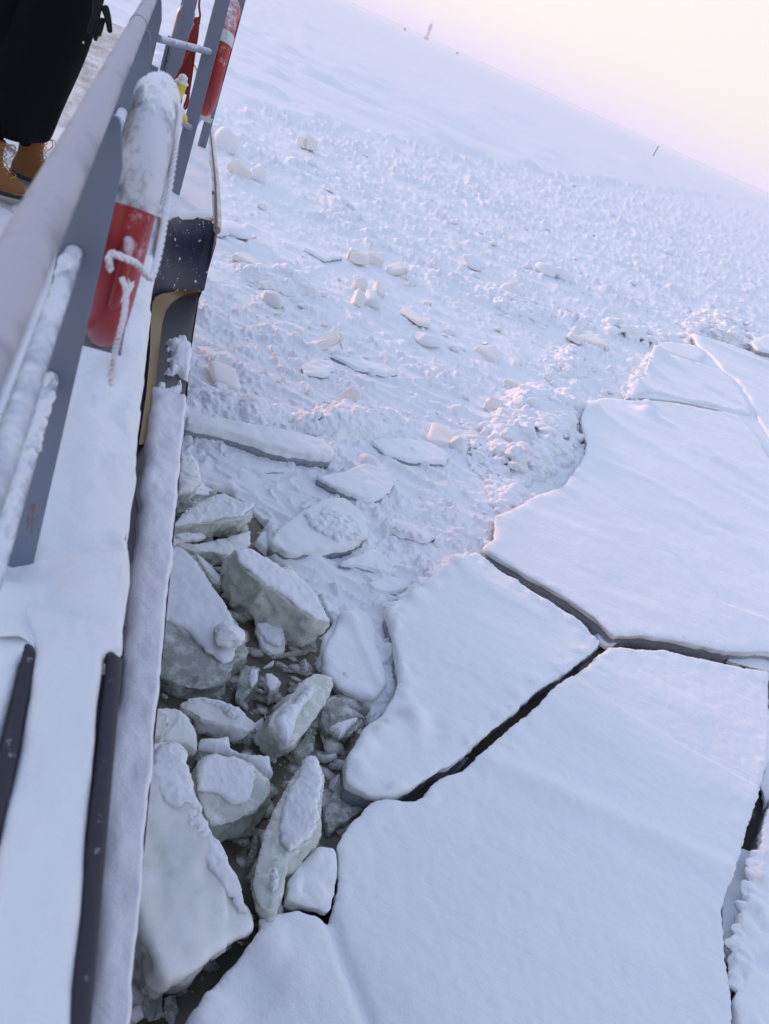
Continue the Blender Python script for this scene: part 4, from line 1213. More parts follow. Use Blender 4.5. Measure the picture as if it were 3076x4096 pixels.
mb.build('rim_lip', MATS['tan_rim'], ship)

def sheet(name, s0, s1_, tl, tr, zf, mat, ds=.035, dt=.02, parent=ship, thick=.0):
    """snow sheet in ship axes; tl, tr are functions of s; zf(t, s, u) height with u = 0..1 across"""
    S_ = np.arange(s0, s1_, ds)
    nu = max(6, int((np.max([tr(s) - tl(s) for s in S_])) / dt))
    U = np.linspace(0, 1, nu)
    TT = np.array([[tl(s) + (tr(s) - tl(s)) * u for u in U] for s in S_])
    S2, U2 = np.meshgrid(S_, U, indexing='ij')
    Z = zf(TT, S2, U2)
    V = np.stack([TT.ravel(), S2.ravel(), Z.ravel()], 1)
    return mk(name, V, grid_faces(len(S_), nu)[:, ::-1], mat, parent)
LEDGE_T = .247
def deck_snow(T, S, U):
    z = 4.085 + .085 * fbm(T * 5, S * 3.0, 201, 4) + .026 * fbm(T * 13, S * 9, 202, 5) + .06 * sstep(2.5, 1.75, S)
    z = z + .05 * np.exp(-((T - .12) / .12) ** 2) * sstep(1.8, 2.6, S) * (1 + .4 * fbm(S * .9, T * 3, 203, 3))
    z = z - .03 * np.exp(-((T + .1) / .1) ** 2 - ((S - 3.1) / .5) ** 2)
    e = np.clip((LEDGE_T - T) / .06, 0, 1)
    z = z - .075 * (1 - np.sqrt(np.clip(1 - (1 - e) ** 2, 0, 1)))
    # foot of the first stanchion has a hollow
    z = z - .03 * np.exp(-(((T + .05) / .06) ** 2 + ((S - 1.98) / .07) ** 2))
    inb = sstep(-.35, -.75, T) * sstep(3.0, 6.0, S)
    return z - .035 * inb
sheet('deck_snow', 1.66, 6.6, lambda s: -1.2, lambda s: LEDGE_T + .012 * float(fbm(np.array([s * 2.5]), np.array([.3]), 210, 3)[0]), deck_snow, MATS['deck_snow'], .03, .018)
# snow over the raised section
def rz(T, S, U):
    z = 4.165 + .03 * fbm(T * 2.5, S * 1.3, 221, 3) + .05 * sstep(.5, 0, U)
    e = np.clip(np.minimum((1 - U) / .12, (S - 5.86) / .1), 0, 1)
    return z - .06 * (1 - np.sqrt(np.clip(1 - (1 - e) ** 2, 0, 1)))
def tl_(s): return .10 if s > 6.05 else .10 + (6.05 - s) * 0
sheet('bulwark_snow', 5.86, 13.5, lambda s: .12, lambda s: interp_out(s) - .03 - max(0, (6.16 - s)) * .9, rz, MATS['deck_snow'], .03, .02)
# strake snow: ragged at its far end
def strake_snow():
    S_ = np.arange(-1.5, 5.0, .012)
    U = np.linspace(0, 1, 40)
    V, keep = [], []
    for s in S_:
        a, b = .262, interp_out(s) - .002 + .010 * float(fbm(np.array([s * 7]), np.array([2.]), 237, 4)[0])
        for u in U: V.append((a + (b - a) * u, s, 0))
    V = np.array(V)
    u = np.tile(U, len(S_))
    t_, s = V[:, 0], V[:, 1]
    nse = fbm(t_ * 9, s * 5, 231, 4)
    cov = 4.2 - s + .45 * nse + .25 * fbm(t_ * 34, s * 16, 234, 4)
    cov = np.maximum(cov, .28 - np.hypot((t_ - .52) / .10 * .28, s - 4.62) + .12 * nse + .10 * fbm(t_ * 34, s * 16, 235, 4))       # a patch near the outer edge beyond the end
    cov = np.where((np.abs(s - 4.27) < .07 + .05 * nse) & (t_ < .47), np.minimum(cov, .0), cov)
    edge = np.minimum((1 - u) / .10, u / .05)
    inn = np.clip((t_ - .285 - .02 * sstep(2.2, 4.0, s) - .03 * fbm(s * 3, s * 0, 233, 3) - .02) / .05, -1, 1)
    k = np.clip(np.minimum(cov / .16, inn), 0, 1)
    h = (.045 + .032 * fbm(t_ * 3.2, s * 2.6, 232, 3) + .008 * fbm(t_ * 12, s * 9, 238, 3)) * np.sqrt(np.clip(1 - (1 - k) ** 2, 0, 1))
    h *= np.sqrt(np.clip(1 - (1 - np.clip(edge, 0, 1)) ** 2, 0, 1)) * .9 + .1
    V[:, 2] = 3.698 + h - .012 * (k <= 0)
    thn = np.clip(.75 - (t_ - .27) / (.05 + .10 * sstep(.5, 3.5, s)) + .9 * fbm(t_ * 14, s * 4, 236, 4), 0, 1) * .22
    mk('strake_snow', V, grid_faces(len(S_), 40)[:, ::-1], MATS['thin_snow'], ship, attrs={'thin': thn})
strake_snow()
# near black coaming: a box with rounded black edges, snow heaped on it
def coaming():
    mb = MB()
    def rounded(t0, t1, se, z0, z1, rad):
        path = []
        for s in np.linspace(-1.6, se - rad, 30): path.append((t1, s))
        return path
    for tc_, se, rad in ((.222, 1.64, .012), (.026, 1.62, .014)):
        pts = [(tc_ + .004 * math.sin(i * .9) * 0, s, 4.150 if tc_ > .1 else 4.140) for i, s in enumerate(np.linspace(-1.6, se, 40))]
        if tc_ > .1: pts += [(tc_ - .012, se + .012, 4.150), (tc_ - .055, se + .02, 4.148)]
        else: pts += [(tc_ - .01, se + .03, 4.137), (tc_ - .045, se + .07, 4.12), (tc_ - .09, se + .1, 4.09)]
        mb.tube(pts, [.020 if tc_ > .1 else .017] * 40 + [.017] * (len(pts) - 42) + [.017, .006], 14)
    mb.build('coaming', MATS['black_rubber'], ship)
    mb = MB()
    mb.box((.125, 0.0, 4.045), (.19, 3.24, .17))
    mb.build('coaming_box', MATS['black_steel'], ship, bevel=.012)
coaming()
def coam_snow(T, S, U):
    nse = fbm(S * 4, T * 2, 241, 4)
    z = 4.175 + .012 * fbm(T * 8, S * 4, 242, 3) + .035 * fbm(T * 6, S * 3, 247, 4) - .09 * sstep(1.55, 2.1, S)
    e = np.clip(np.minimum(U, 1 - U) / .13, 0, 1)
    z = z - .05 * (1 - np.sqrt(np.clip(1 - (1 - e) ** 2, 0, 1)))
    return z
sheet('coaming_snow', -1.5, 2.15, lambda s: .040 + .006 * float(fbm(np.array([s * 5]), np.array([1.]), 243, 3)[0]) - .10 * sstep(1.60, 2.0, np.array(s)),
      lambda s: .212 + .007 * float(fbm(np.array([s * 5]), np.array([9.]), 244, 4)[0]) - .014 * float(sstep(.9, 1.5, np.array(s))) + .045 * float(sstep(1.63, 1.70, np.array(s))), coam_snow, MATS['deck_snow'], .018, .008)
sheet('walkway_snow', -1.5, 2.15, lambda s: -1.2, lambda s: .010 + .007 * float(fbm(np.array([s * 5]), np.array([4.]), 245, 4)[0]) + .04 * float(sstep(1.60, 1.68, np.array(s))),
      lambda T, S, U: 4.145 + .035 * fbm(T * 5, S * 2.5, 246, 3) - .09 * sstep(1.6, 2.1, S) - .05 * (1 - np.sqrt(np.clip(1 - (1 - np.clip((1 - U) / .03, 0, 1)) ** 2, 0, 1))), MATS['deck_snow'], .02, .012)
# deck plating under and beyond the snow
sheet('deck', -15, 16.5, lambda s: 2 * CL - interp_out(s) + .05, lambda s: min(.22, interp_out(s) - .05), lambda T, S, U: 4.03 + 0 * T, MATS['deck_paint'], .5, .3)
mb = MB()
for t_ in (-1.05, -2.2):
    mb.box((t_, 10.5, 4.036), (.02, 9, .008))
mb.build('deck_seam', MATS['boot_sole'], ship)
# patches of trodden snow on the plating
def trod(T, S, U):
    nse = fbm(T * 2.4, S * 1.3, 251, 4)
    return 4.03 + np.clip(nse * .10 + .02 - .075 * sstep(6.9, 8.3, S) * sstep(.0, -.3, T), -.012, .08)
sheet('trodden_snow', 6.4, 16, lambda s: -2.6, lambda s: .15, trod, MATS['deck_snow'], .05, .03)
# unseen box added amidships to keep the sun off the rail and ledge
mb = MB()
mb.box((-3.8, 5.6, 5.1), (2.6, 6.6, 2.14))
mb.build('shade_box', MATS['shade_box_paint'], ship, bevel=.03)
# railing
def railing():
    rt = mb = MB()
    rz_ = CAMZ - .372
    pts = [(-.09, s, rz_) for s in np.linspace(-1.6, 7.5, 120)]
    mb.tube(pts, .031, 24)
    rail = mb.build('handrail', MATS['rail_frost'], ship)
    mb = MB()                                        # weld collar
    mb.tube([(-.09, 3.83, rz_), (-.09, 3.845, rz_)], .0335, 24)
    mb.build('collar', MATS['grey_paint'], rail)
    def stanchion(s, t0, t1, zt, zb, cham=True):
        mb = MB()
        hw = .006
        out = [(t0, zb), (t1, zb), (t1, zt - .10), (t1 - .022, zt - .012), (t1 - .03, zt), (t0 + .02, zt), (t0, zt - .05)] if cham else [(t0, zb), (t1, zb), (t1, zt), (t0, zt)]
        n = len(out)
        V = [(t_, s - hw, z) for t_, z in out] + [(t_, s + hw, z) for t_, z in out]
        F = [tuple(range(n)), tuple(range(n, 2 * n))[::-1]] + [(i, (i + 1) % n, n + (i + 1) % n, n + i) for i in range(n)]
        mb.add(V, F)
        return mb.build('stanchion', MATS['grey_paint'], ship, bevel=.002)
    for s in (-1.5, .2, 2.03, 3.83, 5.6): stanchion(s, -.112, -.016, rz_ - .006, 4.03)
    stanchion(6.3, .258, .348, 6.1, 4.1, False)
    stanchion(8.3, .50, .575, 5.6, 4.1, False)
    stanchion(7.9, .10, .2, 5.9, 4.1, False)
    stanchion(9.2, .10, .2, 5.9, 4.1, False)
    mb = MB()
    for z_, t_ in ((5.007, -.078), (4.685, -.071)):
        mb = MB()
        S_ = np.linspace(-1.5, 2.02, 60)
        g = np.random.default_rng(int(z_ * 100))
        mb.tube([(t_, s, z_) for s in S_], .0205, 14)
        pp = mb.build('rail_pipe', MATS['pipe_frost'], ship)
        mb = MB()
        Sg = np.arange(-1.4, 2.0, .006)
        Bg = np.linspace(R(-85), R(85), 18)
        sg, bg = [a_.ravel() for a_ in np.meshgrid(Sg, Bg, indexing='ij')]
        ns = fbm(sg * 11, bg * 1.2, int(z_ * 10), 3) + .6 * fbm(sg * 40, bg * 4, int(z_ * 10) + 3, 3)
        k_ = np.clip(ns * 1.2 + (-.12 if z_ < 4.9 else -.62 + .45 * sstep(1.5, 1.9, sg)) - .5 * (bg / R(75)) ** 2, -.2, 1)
        hh = np.where(k_ > 0, .011 * np.sqrt(np.abs(k_)), k_ * .02)
        rr_ = .0205 + hh
        mk('rime', np.stack([t_ + rr_ * np.sin(bg), sg, z_ + rr_ * np.cos(bg)], 1), grid_faces(len(Sg), 18), MATS['deck_snow'], pp)
        for sa, sb in ((2.04, 3.82), (3.84, 5.59)):
            mb = MB()
            mb.tube([(t_, sa, z_), (t_, sb, z_)], .0205, 12)
            mb.build('rail_pipe', MATS['pipe_frost'], ship)
    for (a, b) in (((-.01, 5.6, 5.13), (.30, 6.29, 5.10)), ((-.01, 5.6, 4.80), (.30, 6.29, 4.62))):
        mb = MB()
        mb.tube([a, b], .021, 14)
        mb.build('rail_pipe', MATS['pipe_frost'], ship)
    for z_ in (5.10, 4.62):
        mb = MB()
        mb.tube([(.32, 6.31, z_), (.53, 8.29, z_)], .021, 12)
        mb.build('rail_pipe', MATS['pipe_frost'], ship)
railing()
# vent pipe with a perforated collar
def lathe(mb, c, prof, n=24):
    V = [(c[0] + r * math.cos(2 * math.pi * k / n), c[1] + r * math.sin(2 * math.pi * k / n), c[2] + z) for r, z in prof for k in range(n)]
    F = [(i * n + k, i * n + (k + 1) % n, (i + 1) * n + (k + 1) % n, (i + 1) * n + k) for i in range(len(prof) - 1) for k in range(n)]
    return mb.add(V, F)
mb = MB()
vc = (.145, 8.05, 4.05)
lathe(mb, vc, [(.074, 0), (.074, .80), (.080, .80), (.080, .86), (.075, .865), (.074, 1.06), (.066, 1.10), (.045, 1.13), (.0, 1.145)])
vp = mb.build('vent_pipe', MATS['grey_paint'], ship)
mb = MB()
for k in range(10):
    for j in range(4):
        a = k * .6283 + j * .3
        mb.box((vc[0] + .0745 * math.cos(a), vc[1] + .0745 * math.sin(a), 4.05 + .60 + j * .05), (.012, .012, .014))
mb.build('vent_holes', MATS['boot_sole'], vp)
mb = MB()
for sgn in (-1, 1): mb.box((vc[0] + sgn * .085, vc[1] - .01, 4.78), (.028, .05, .30))
mb.build('vent_bracket', MATS['grey_paint'], vp, bevel=.004)
mb = MB()                                            # angled grey locker arm behind the ring
mb.box((-.02, 6.6, 4.72), (.07, .05, .28), [[1, 0, .1], [0, 1, 0], [-.1, 0, 1]])
mb.box((-.16, 6.9, 4.60), (.30, .06, .10))
mb.build('cleat', MATS['grey_paint'], ship, bevel=.006)
# holder under the near ring
mb = MB()
sec = [(-.055, 0), (.06, 0), (.06, .006), (-.055, .006)]
path = []
for a in np.linspace(R(262), R(300), 14):
    path.append(((.03, 2.51 + .392 * math.cos(a), 4.992 + .392 * math.sin(a)), (1, 0, 0), (0, math.cos(a), math.sin(a))))
mb.sweep(sec, path)
mb.build('ring_holder', MATS['grey_paint'], ship)
mb = MB()
path = []
for a in np.linspace(R(240), R(300), 14):
    path.append(((.39, 6.75 + .392 * math.cos(a), 5.02 + .392 * math.sin(a)), (1, 0, 0), (0, math.cos(a), math.sin(a))))
mb.sweep(sec, path)
mb.build('ring_holder', MATS['white_plastic'], ship)

# ================================================================== LIFE RINGS AND ROPES (hung on the ship, each a thing)
def on_ship(name, label, cat, c):
    o = empty(name, tuple(c[0] * np.array([TD[0], TD[1], 0]) + c[1] * np.array([SD[0], SD[1], 0]) + np.array([0, 0, c[2]])), -SA)
    return tag(o, label, cat)
def ring_arc(a0, a1, Rm, rt, ru, n=40, m=28, off=0.0, swell=0):
    V = []
    A = np.linspace(a0, a1, n)
    for a in A:
        for k in range(m):
            b = 2 * math.pi * k / m
            cx, cy = math.cos(b), math.sin(b)
            e = 1.0
            rr = Rm + (ru + off) * np.sign(cx) * abs(cx) ** e
            V.append(((rt + off) * np.sign(cy) * abs(cy) ** e, rr * math.cos(a), rr * math.sin(a)))
    F = [(i * m + k, i * m + (k + 1) % m, (i + 1) * m + (k + 1) % m, (i + 1) * m + k) for i in range(n - 1) for k in range(m)]
    F += [tuple(range(m)), tuple((n - 1) * m + k for k in range(m))[::-1]]
    return V, F
def life_ring(label, c, rot, bands):
    ob = on_ship('life_ring', label, 'life ring', c)
    Rm, rt, ru = .287, .057, .085
    V, F = ring_arc(0, 6.2832, Rm, rt, ru, 97, 32)
    MB().add(V, F).build('ring_body', MATS['red_plastic'], ob)
    for a, half in bands:
        V, F = ring_arc(a - half, a + half, Rm, rt, ru, 30, 32, .0025)
        MB().add(V, F).build('reflective_band', MATS['ring_white'], ob)
    return ob
r1c = (.025, 2.51, 4.992)
# angles: 0 = away from the viewer along the ship, 90 deg = top, 180 = towards the viewer
ring1 = life_ring('near red life ring crusted with snow, hanging outside the frosted rail', r1c, 0, [(R(122), R(39)), (R(0), R(14))])
# snow crust on the near ring's top
def crust(ob, a0, a1, Rm, seed, th=.02):
    A = np.linspace(a0, a1, 90)
    Bn = np.linspace(R(-80), R(85), 40)
    V = []
    for a in A:
        f = min(1, (a - a0) / .25, (a1 - a) / .25)
        for b in Bn:
            V.append((a, b, f))
    V = np.array(V)
    a, b, f = V.T
    nse = fbm(a * 5, b * 2.0, seed, 3) + .4 * fbm(a * 24, b * 9, seed + 1, 3)
    k = np.clip(f * 1.0 + nse * 1.1 - .42 - .7 * (np.abs(b) / R(80)) ** 2 - .5 * sstep(R(105), R(150), a), -.15, 1)
    h = th * np.where(k > 0, np.sqrt(np.abs(k)), k * .6)
    h = h + .0015 * fbm(a * 40, b * 14, seed + 2, 3) * (k > 0)
    # b = 0 faces up/outward from ring centre
    rr = Rm + (.085 + h) * np.cos(b)
    P = np.stack([(.056 + h) * np.sin(b), rr * np.cos(a), rr * np.sin(a)], 1)
    mk('snow_crust', P, grid_faces(90, 40), MATS['deck_snow'], ob)
crust(ring1, R(60), R(122), .287, 261, .009)
def crust2():
    pass
# handle: a raised red loop on the ring face with a frosted rope through it
def ring_pt(a, b, off=0.0, c=r1c, Rm=.287):
    rr = Rm + (.085 + off) * math.cos(b)
    return np.array([(.056 + off) * math.sin(b), rr * math.cos(a), rr * math.sin(a)])
mb = MB()
mb.tube([ring_pt(R(a_), .12, o_) for a_, o_ in ((173, -.006), (175, .014), (181, .026), (191, .026), (198, .016), (202, -.006))], [.013, .014, .014, .014, .013, .012], 12)
mb.build('rope_handle', MATS['red_plastic'], ring1)
mb = MB()
mb.add(IV * (.020, .020, .045) * (1 + .35 * noise3(IV[:, 0] * 2, IV[:, 1] * 2, IV[:, 2] * 2, 77)[:, None]) + ring_pt(R(192), .55, -.019), IF.tolist())
mb.add(IV * (.016, .016, .035) * (1 + .35 * noise3(IV[:, 0] * 2 + 4, IV[:, 1] * 2, IV[:, 2] * 2, 78)[:, None]) + ring_pt(R(188), -.35, -.019), IF.tolist())
mb.build('snow_crust', MATS['deck_snow'], ring1)
def px_ring(x, y, rho):                              # point at range rho from the lens, in the ring's axes
    v = ray(x, y)
    p_ = np.array([0, 0, CAMZ]) + v * (rho / math.hypot(v[:2] @ SD, v[2]))
    return to_ship(p_) - np.array(r1c)
def smooth_path(pts, n=60):
    pts = np.array(pts, float)
    d = np.concatenate([[0], np.cumsum(np.linalg.norm(np.diff(pts, axis=0), axis=1))])
    out = []
    for u in np.linspace(0, d[-1], n):
        i = min(np.searchsorted(d, u, 'right') - 1, len(pts) - 2)
        f = (u - d[i]) / max(d[i + 1] - d[i], 1e-9)
        p0, p1, p2, p3 = pts[max(i - 1, 0)], pts[i], pts[i + 1], pts[min(i + 2, len(pts) - 1)]
        out.append(.5 * ((2 * p1) + (p2 - p0) * f + (2 * p0 - 5 * p1 + 4 * p2 - p3) * f * f + (3 * p1 - p0 - 3 * p2 + p3) * f ** 3))
    return np.array(out)
def rope(pts, r, mat, parent, name='grab_rope', n=80, twist=True):
    c = smooth_path(pts, n)
    mb = MB()
    if twist:
        L_ = np.concatenate([[0], np.cumsum(np.linalg.norm(np.diff(c, axis=0), axis=1))])
        T = np.gradient(c, axis=0)
        T /= np.linalg.norm(T, axis=1)[:, None] + 1e-9
        u = np.cross(T, (0.3, .2, .9))
        u /= np.linalg.norm(u, axis=1)[:, None] + 1e-9
        v = np.cross(T, u)
        for k in range(3):
            a = L_ / (r * 7) * 6.28 + k * 2.094
            mb.tube(c + (u * np.cos(a)[:, None] + v * np.sin(a)[:, None]) * r * .5, r * .58, 7)
    else:
        mb.tube(c, r, 10)
    return mb.build(name, mat, parent)
rope([px_ring(*p_) for p_ in [(238, 583, 2.08), (235, 560, 2.06), (243, 548, 2.06), (258, 553, 2.05), (275, 560, 2.06), (295, 570, 2.10), (318, 596, 2.14), (328, 598, 2.16), (340, 560, 2.2), (352, 500, 2.26), (362, 430, 2.36), (374, 350, 2.45), (384, 280, 2.6), (390, 236, 2.72), (382, 225, 2.75), (374, 215, 2.78)]], .0085, MATS['frost_rope'], ring1, n=220)
rope([px_ring(*p_) for p_ in [(388, 238, 2.7), (380, 270, 2.6), (371, 330, 2.5), (362, 380, 2.42), (353, 430, 2.36), (346, 455, 2.33), (338, 440, 2.32), (328, 425, 2.31)]], .0075, MATS['frost_rope'], ring1, n=140)
rope([px_ring(*p_) for p_ in [(262, 600, 2.05), (272, 630, 2.05), (268, 680, 2.06), (258, 720, 2.08), (247, 765, 2.14), (243, 800, 2.18), (240, 828, 2.2), (237, 800, 2.2), (234, 775, 2.2)]], .007, MATS['frost_rope'], ring1, n=140)
ring2 = life_ring('far red life ring with a white band, outside the farther post', (.39, 6.75, 5.04), 0, [(R(153), R(6)), (R(34), R(6)), (R(-34), R(6))])
rope([(.055, .30 * math.cos(R(a_)), .315 * math.sin(R(a_))) for a_ in (120, 140, 160, 180, 190, 196)], .006, MATS['red_rope'], ring2, n=60)
ring2.rotation_euler.z = -SA - R(3)
ring2.scale = (1.18, 1.04, 1.04)
# hank of red line between the vent pipe and the farther post
hk = on_ship('rope_hank', 'dark red line hung in a long hank beside the farther post', 'rope', (.27, 6.45, 5.15))
def sh(x, y, s): return ship_s(x, y, s) - np.array([.27, 6.45, 5.15])
g = np.random.default_rng(3)
for k in range(11):
    j = g.uniform(-7, 7)
    b_ = g.uniform(150, 235)
    rope([sh(428 + j * .3, 45, 6.6), sh(420 + j, 90, 6.58 + j * .004), sh(405 + j * 1.2, b_ - 40, 6.55 + j * .004), sh(392 + j * 1.6 + (235 - b_) * .05, b_, 6.55 + j * .004), sh(398 + j * 1.5 + 3, b_ - 12, 6.52), sh(412 + j, 100, 6.55), sh(430 + j * .3, 40, 6.6)], .008, MATS['red_rope'], hk, 'loop', n=60, twist=False)
rope([sh(432, 48, 6.6), sh(426, 52, 6.6), sh(420, 48, 6.6), sh(423, 40, 6.6), sh(432, 36, 6.6), sh(430, 10, 6.62), sh(435, -20, 6.65)], .007, MATS['red_rope'], hk, 'tail', n=60, twist=False)
rope([sh(418, 100, 6.5), sh(395, 140, 6.5), sh(382, 165, 6.5), sh(372, 178, 6.5)], .006, MATS['red_rope'], hk, 'tail', n=40, twist=False)
# yellow life ring light
lt = on_ship('ring_light', 'yellow life ring light with frosted cap beside the near ring', 'light', (0, 0, 0))
a_, b_ = ship_s(396, 168, 5.75), ship_s(384, 208, 5.75)
lt.location = tuple(b_[0] * np.array([TD[0], TD[1], 0]) + b_[1] * np.array([SD[0], SD[1], 0]) + np.array([0, 0, b_[2]]))
ax = (a_ - b_) / np.linalg.norm(a_ - b_)
Ln = np.linalg.norm(a_ - b_)
def along(fr): return ax * Ln * fr
mb = MB()
mb.tube([along(f) for f in (-.45, -.4, .0, .68, .70)], [.012, .020, .028, .033, .033], 16)
mb.build('lamp_body', MATS['yellow_plastic'], lt)
mb = MB()
mb.tube([along(f) for f in (.70, .74, .82)], [.040, .040, .036], 16)
mb.tube([along(f) for f in (.82, .95, 1.08, 1.16, 1.2)], [.026, .028, .025, .014, .003], 16)
mb.build('lamp_cap', MATS['white_plastic'], lt)
mb = MB()
mb.tube([along(-.3), along(-.55) + (.03, 0, -.01), along(-.8) + (.07, 0, -.02), along(-.95) + (.09, 0, -.03)], [.014, .024, .022, .006], 12)
mb.build('lamp_foot', MATS['yellow_plastic'], lt)
mb = MB()
mb.box(along(.35) + (-.036, -.005, .0), (.014, .02, .03))
mb.build('clip', MATS['boot_sole'], lt)

# ================================================================== THE PERSON ON DECK
pc = np.array([-.80, 5.62, 4.065])
per = on_ship('person', 'person in a long black coat, black glove and tan lace up boots on the deck', 'person', pc)
def skin(name, joints, edges, mat, parent, lvl=2, root=0):
    me = bpy.data.meshes.new(name)
    me.from_pydata([j[:3] for j in joints], edges, [])
    o = bpy.data.objects.new(name, me)
    COL.objects.link(o)
    o.modifiers.new('skin', 'SKIN')
    for i, j in enumerate(joints):
        v = me.skin_vertices[0].data[i]
        v.radius = (j[3], j[4] if len(j) > 4 else j[3])
        v.use_root = (i == root)
    s_ = o.modifiers.new('sub', 'SUBSURF')
    s_.levels = s_.render_levels = lvl
    me.materials.append(mat)
    o.parent = parent
    return o
LB = ship_z(-27, 343, 4.24) - np.array([-.80, 5.62, 4.065])
RB = ship_z(63, 328, 4.24) - np.array([-.80, 5.62, 4.065])
# body: head, neck, torso, legs (local axes: x outboard, y along ship, z up); faces outboard and towards the viewer
def loc(x, y, s): return ship_s(x, y, s) - pc
wrist = loc(212, -4, 4.78)
elbow = wrist + np.array([-.14, .16, .16])
shoulder = np.array([.17, -.20, 1.36])
J = [(0, 0, .95, .14), (0, 0, 1.12, .13), (0, 0, 1.32, .15), (.01, 0, 1.46, .07), (.02, 0, 1.52, .058), (.03, 0, 1.60, .09), (.035, 0, 1.70, .085),
     (.04, -.10, .88, .09), (.07, -.15, .48, .07), (LB[0], LB[1], .20, .055), (.02, .09, .88, .09), (.08, .09, .48, .07), (RB[0], RB[1], .20, .055),
     (-.01, .18, 1.40, .06), (-.10, .24, 1.12, .05), (.0, .22, .92, .04)]
E_ = [(0, 1), (1, 2), (2, 3), (3, 4), (4, 5), (5, 6), (0, 7), (7, 8), (8, 9), (0, 10), (10, 11), (11, 12), (2, 13), (13, 14), (14, 15)]
body = skin('body', J, E_, MATS['coat_cloth'], per)
# coat skirt: loft measured on its right edge and hem
def coat():
    rows = []
    prof = [(.33, .235, .20, -.02), (.36, .245, .205, -.02), (.50, .25, .21, -.03), (.70, .25, .205, -.03), (.85, .245, .20, -.03), (1.0, .235, .195, -.04), (1.15, .23, .19, -.03), (1.32, .235, .17, -.01), (1.42, .20, .13, 0), (1.48, .10, .09, .01), (1.50, .075, .075, .01)]
    V = []
    n = 40
    for z, ry, rx, ox in prof:
        lean = .27 * (min(z, 1.05) - .33)              # leans outboard with height
        for k in range(n):
            a = 2 * math.pi * k / n
            f = 1 + .045 * math.sin(3 * a + z * 4) * (1.3 - z) + .03 * math.sin(7 * a + z * 9) + .015 * math.sin(13 * a - z * 15)
            V.append((ox + .135 + lean * .9 + rx * f * math.cos(a), ry * f * math.sin(a) - .02, z + .012 * math.sin(2 * a + 1) * (z < .4)))
    F = [(i * n + k, i * n + (k + 1) % n, (i + 1) * n + (k + 1) % n, (i + 1) * n + k) for i in range(len(prof) - 1) for k in range(n)]
    o = MB().add(V, F).build('coat', MATS['coat_cloth'], per)
    s_ = o.modifiers.new('sub', 'SUBSURF')
    s_.levels = s_.render_levels = 2
    so = o.modifiers.new('solid', 'SOLIDIFY')
    so.thickness = -.012
    return o
coat_o = coat()
mb = MB()
for x, y in ((123, 62), (180, 92)):
    c_ = loc(x, y, 5.38)
    mb.add(IV * .006 + c_, IF.tolist())
mb.build('snap_button', MATS['white_plastic'], coat_o)
# sleeve and gloved hand
skin('sleeve', [(*shoulder, .085), (*(shoulder * .5 + elbow * .5), .08), (*elbow, .07), (*(elbow * .35 + wrist * .65), .062), (*(wrist + np.array([-.005, 0, .02])), .052)], [(0, 1), (1, 2), (2, 3), (3, 4)], MATS['coat_cloth'], per)
def hand_pts():
    P_ = {}
    f = lambda x, y, s: tuple(loc(x, y, s))
    hs = 4.76
    palm = [(*f(210, -22, hs), .030, .026), (*f(210, -6, hs), .036, .024), (*f(210, 12, hs), .050, .024), (*f(208, 30, hs), .054, .022), (*f(207, 44, hs), .050, .020)]
    skin('palm', palm, [(0, 1), (1, 2), (2, 3), (3, 4)], MATS['glove_cloth'], per)
    fingers = [[(217, 38), (213, 56), (209, 74), (205, 89)], [(209, 38), (204, 54), (200, 70), (197, 83)], [(202, 36), (198, 50), (194, 62), (191, 73)], [(223, 38), (220, 52), (217, 66), (213, 79)]]
    for i, fp in enumerate(fingers):
        dz = (.0, -.012, -.024, .012)[i]
        js = [(*f(x, y, hs + dz - .008 * k), (.0145, .0125, .0115, .010)[k]) for k, (x, y) in enumerate(fp)]
        skin('finger', js, [(0, 1), (1, 2), (2, 3)], MATS['glove_cloth'], per)
    th = [(224, 10), (232, 34), (236, 56), (238, 72)]
    js = [(*f(x, y, hs - .01), (.022, .018, .015, .012)[k]) for k, (x, y) in enumerate(th)]
    skin('thumb', js, [(0, 1), (1, 2), (2, 3)], MATS['glove_cloth'], per)
hand_pts()
# head: face and hood, above the picture
mb = MB()
hv = IV * (.095, .082, .115)
hv[:, 0] += .012 * np.exp(-((IV[:, 1]) / .2) ** 2 - ((IV[:, 2] + .05) / .3) ** 2) * (IV[:, 0] > .6) * 2
mb.add(hv + (.055, 0, 1.63), IF.tolist())
mb.add(IV * (.018, .014, .022) + (.155, 0, 1.625), IF.tolist())
mb.build('face', MATS['skin'], per)
mb = MB()
for y_ in (-.03, .03): mb.add(IV * (.008, .012, .008) + (.142, y_, 1.655), IF.tolist())
mb.add(IV * (.006, .022, .006) + (.142, 0, 1.575), IF.tolist())
mb.build('eyes_and_mouth', MATS['boot_sole'], per)
mb = MB()
mb.add(IV * (.115, .108, .13) + (.015, 0, 1.655), IF.tolist())
mb.build('hood', MATS['coat_cloth'], per)
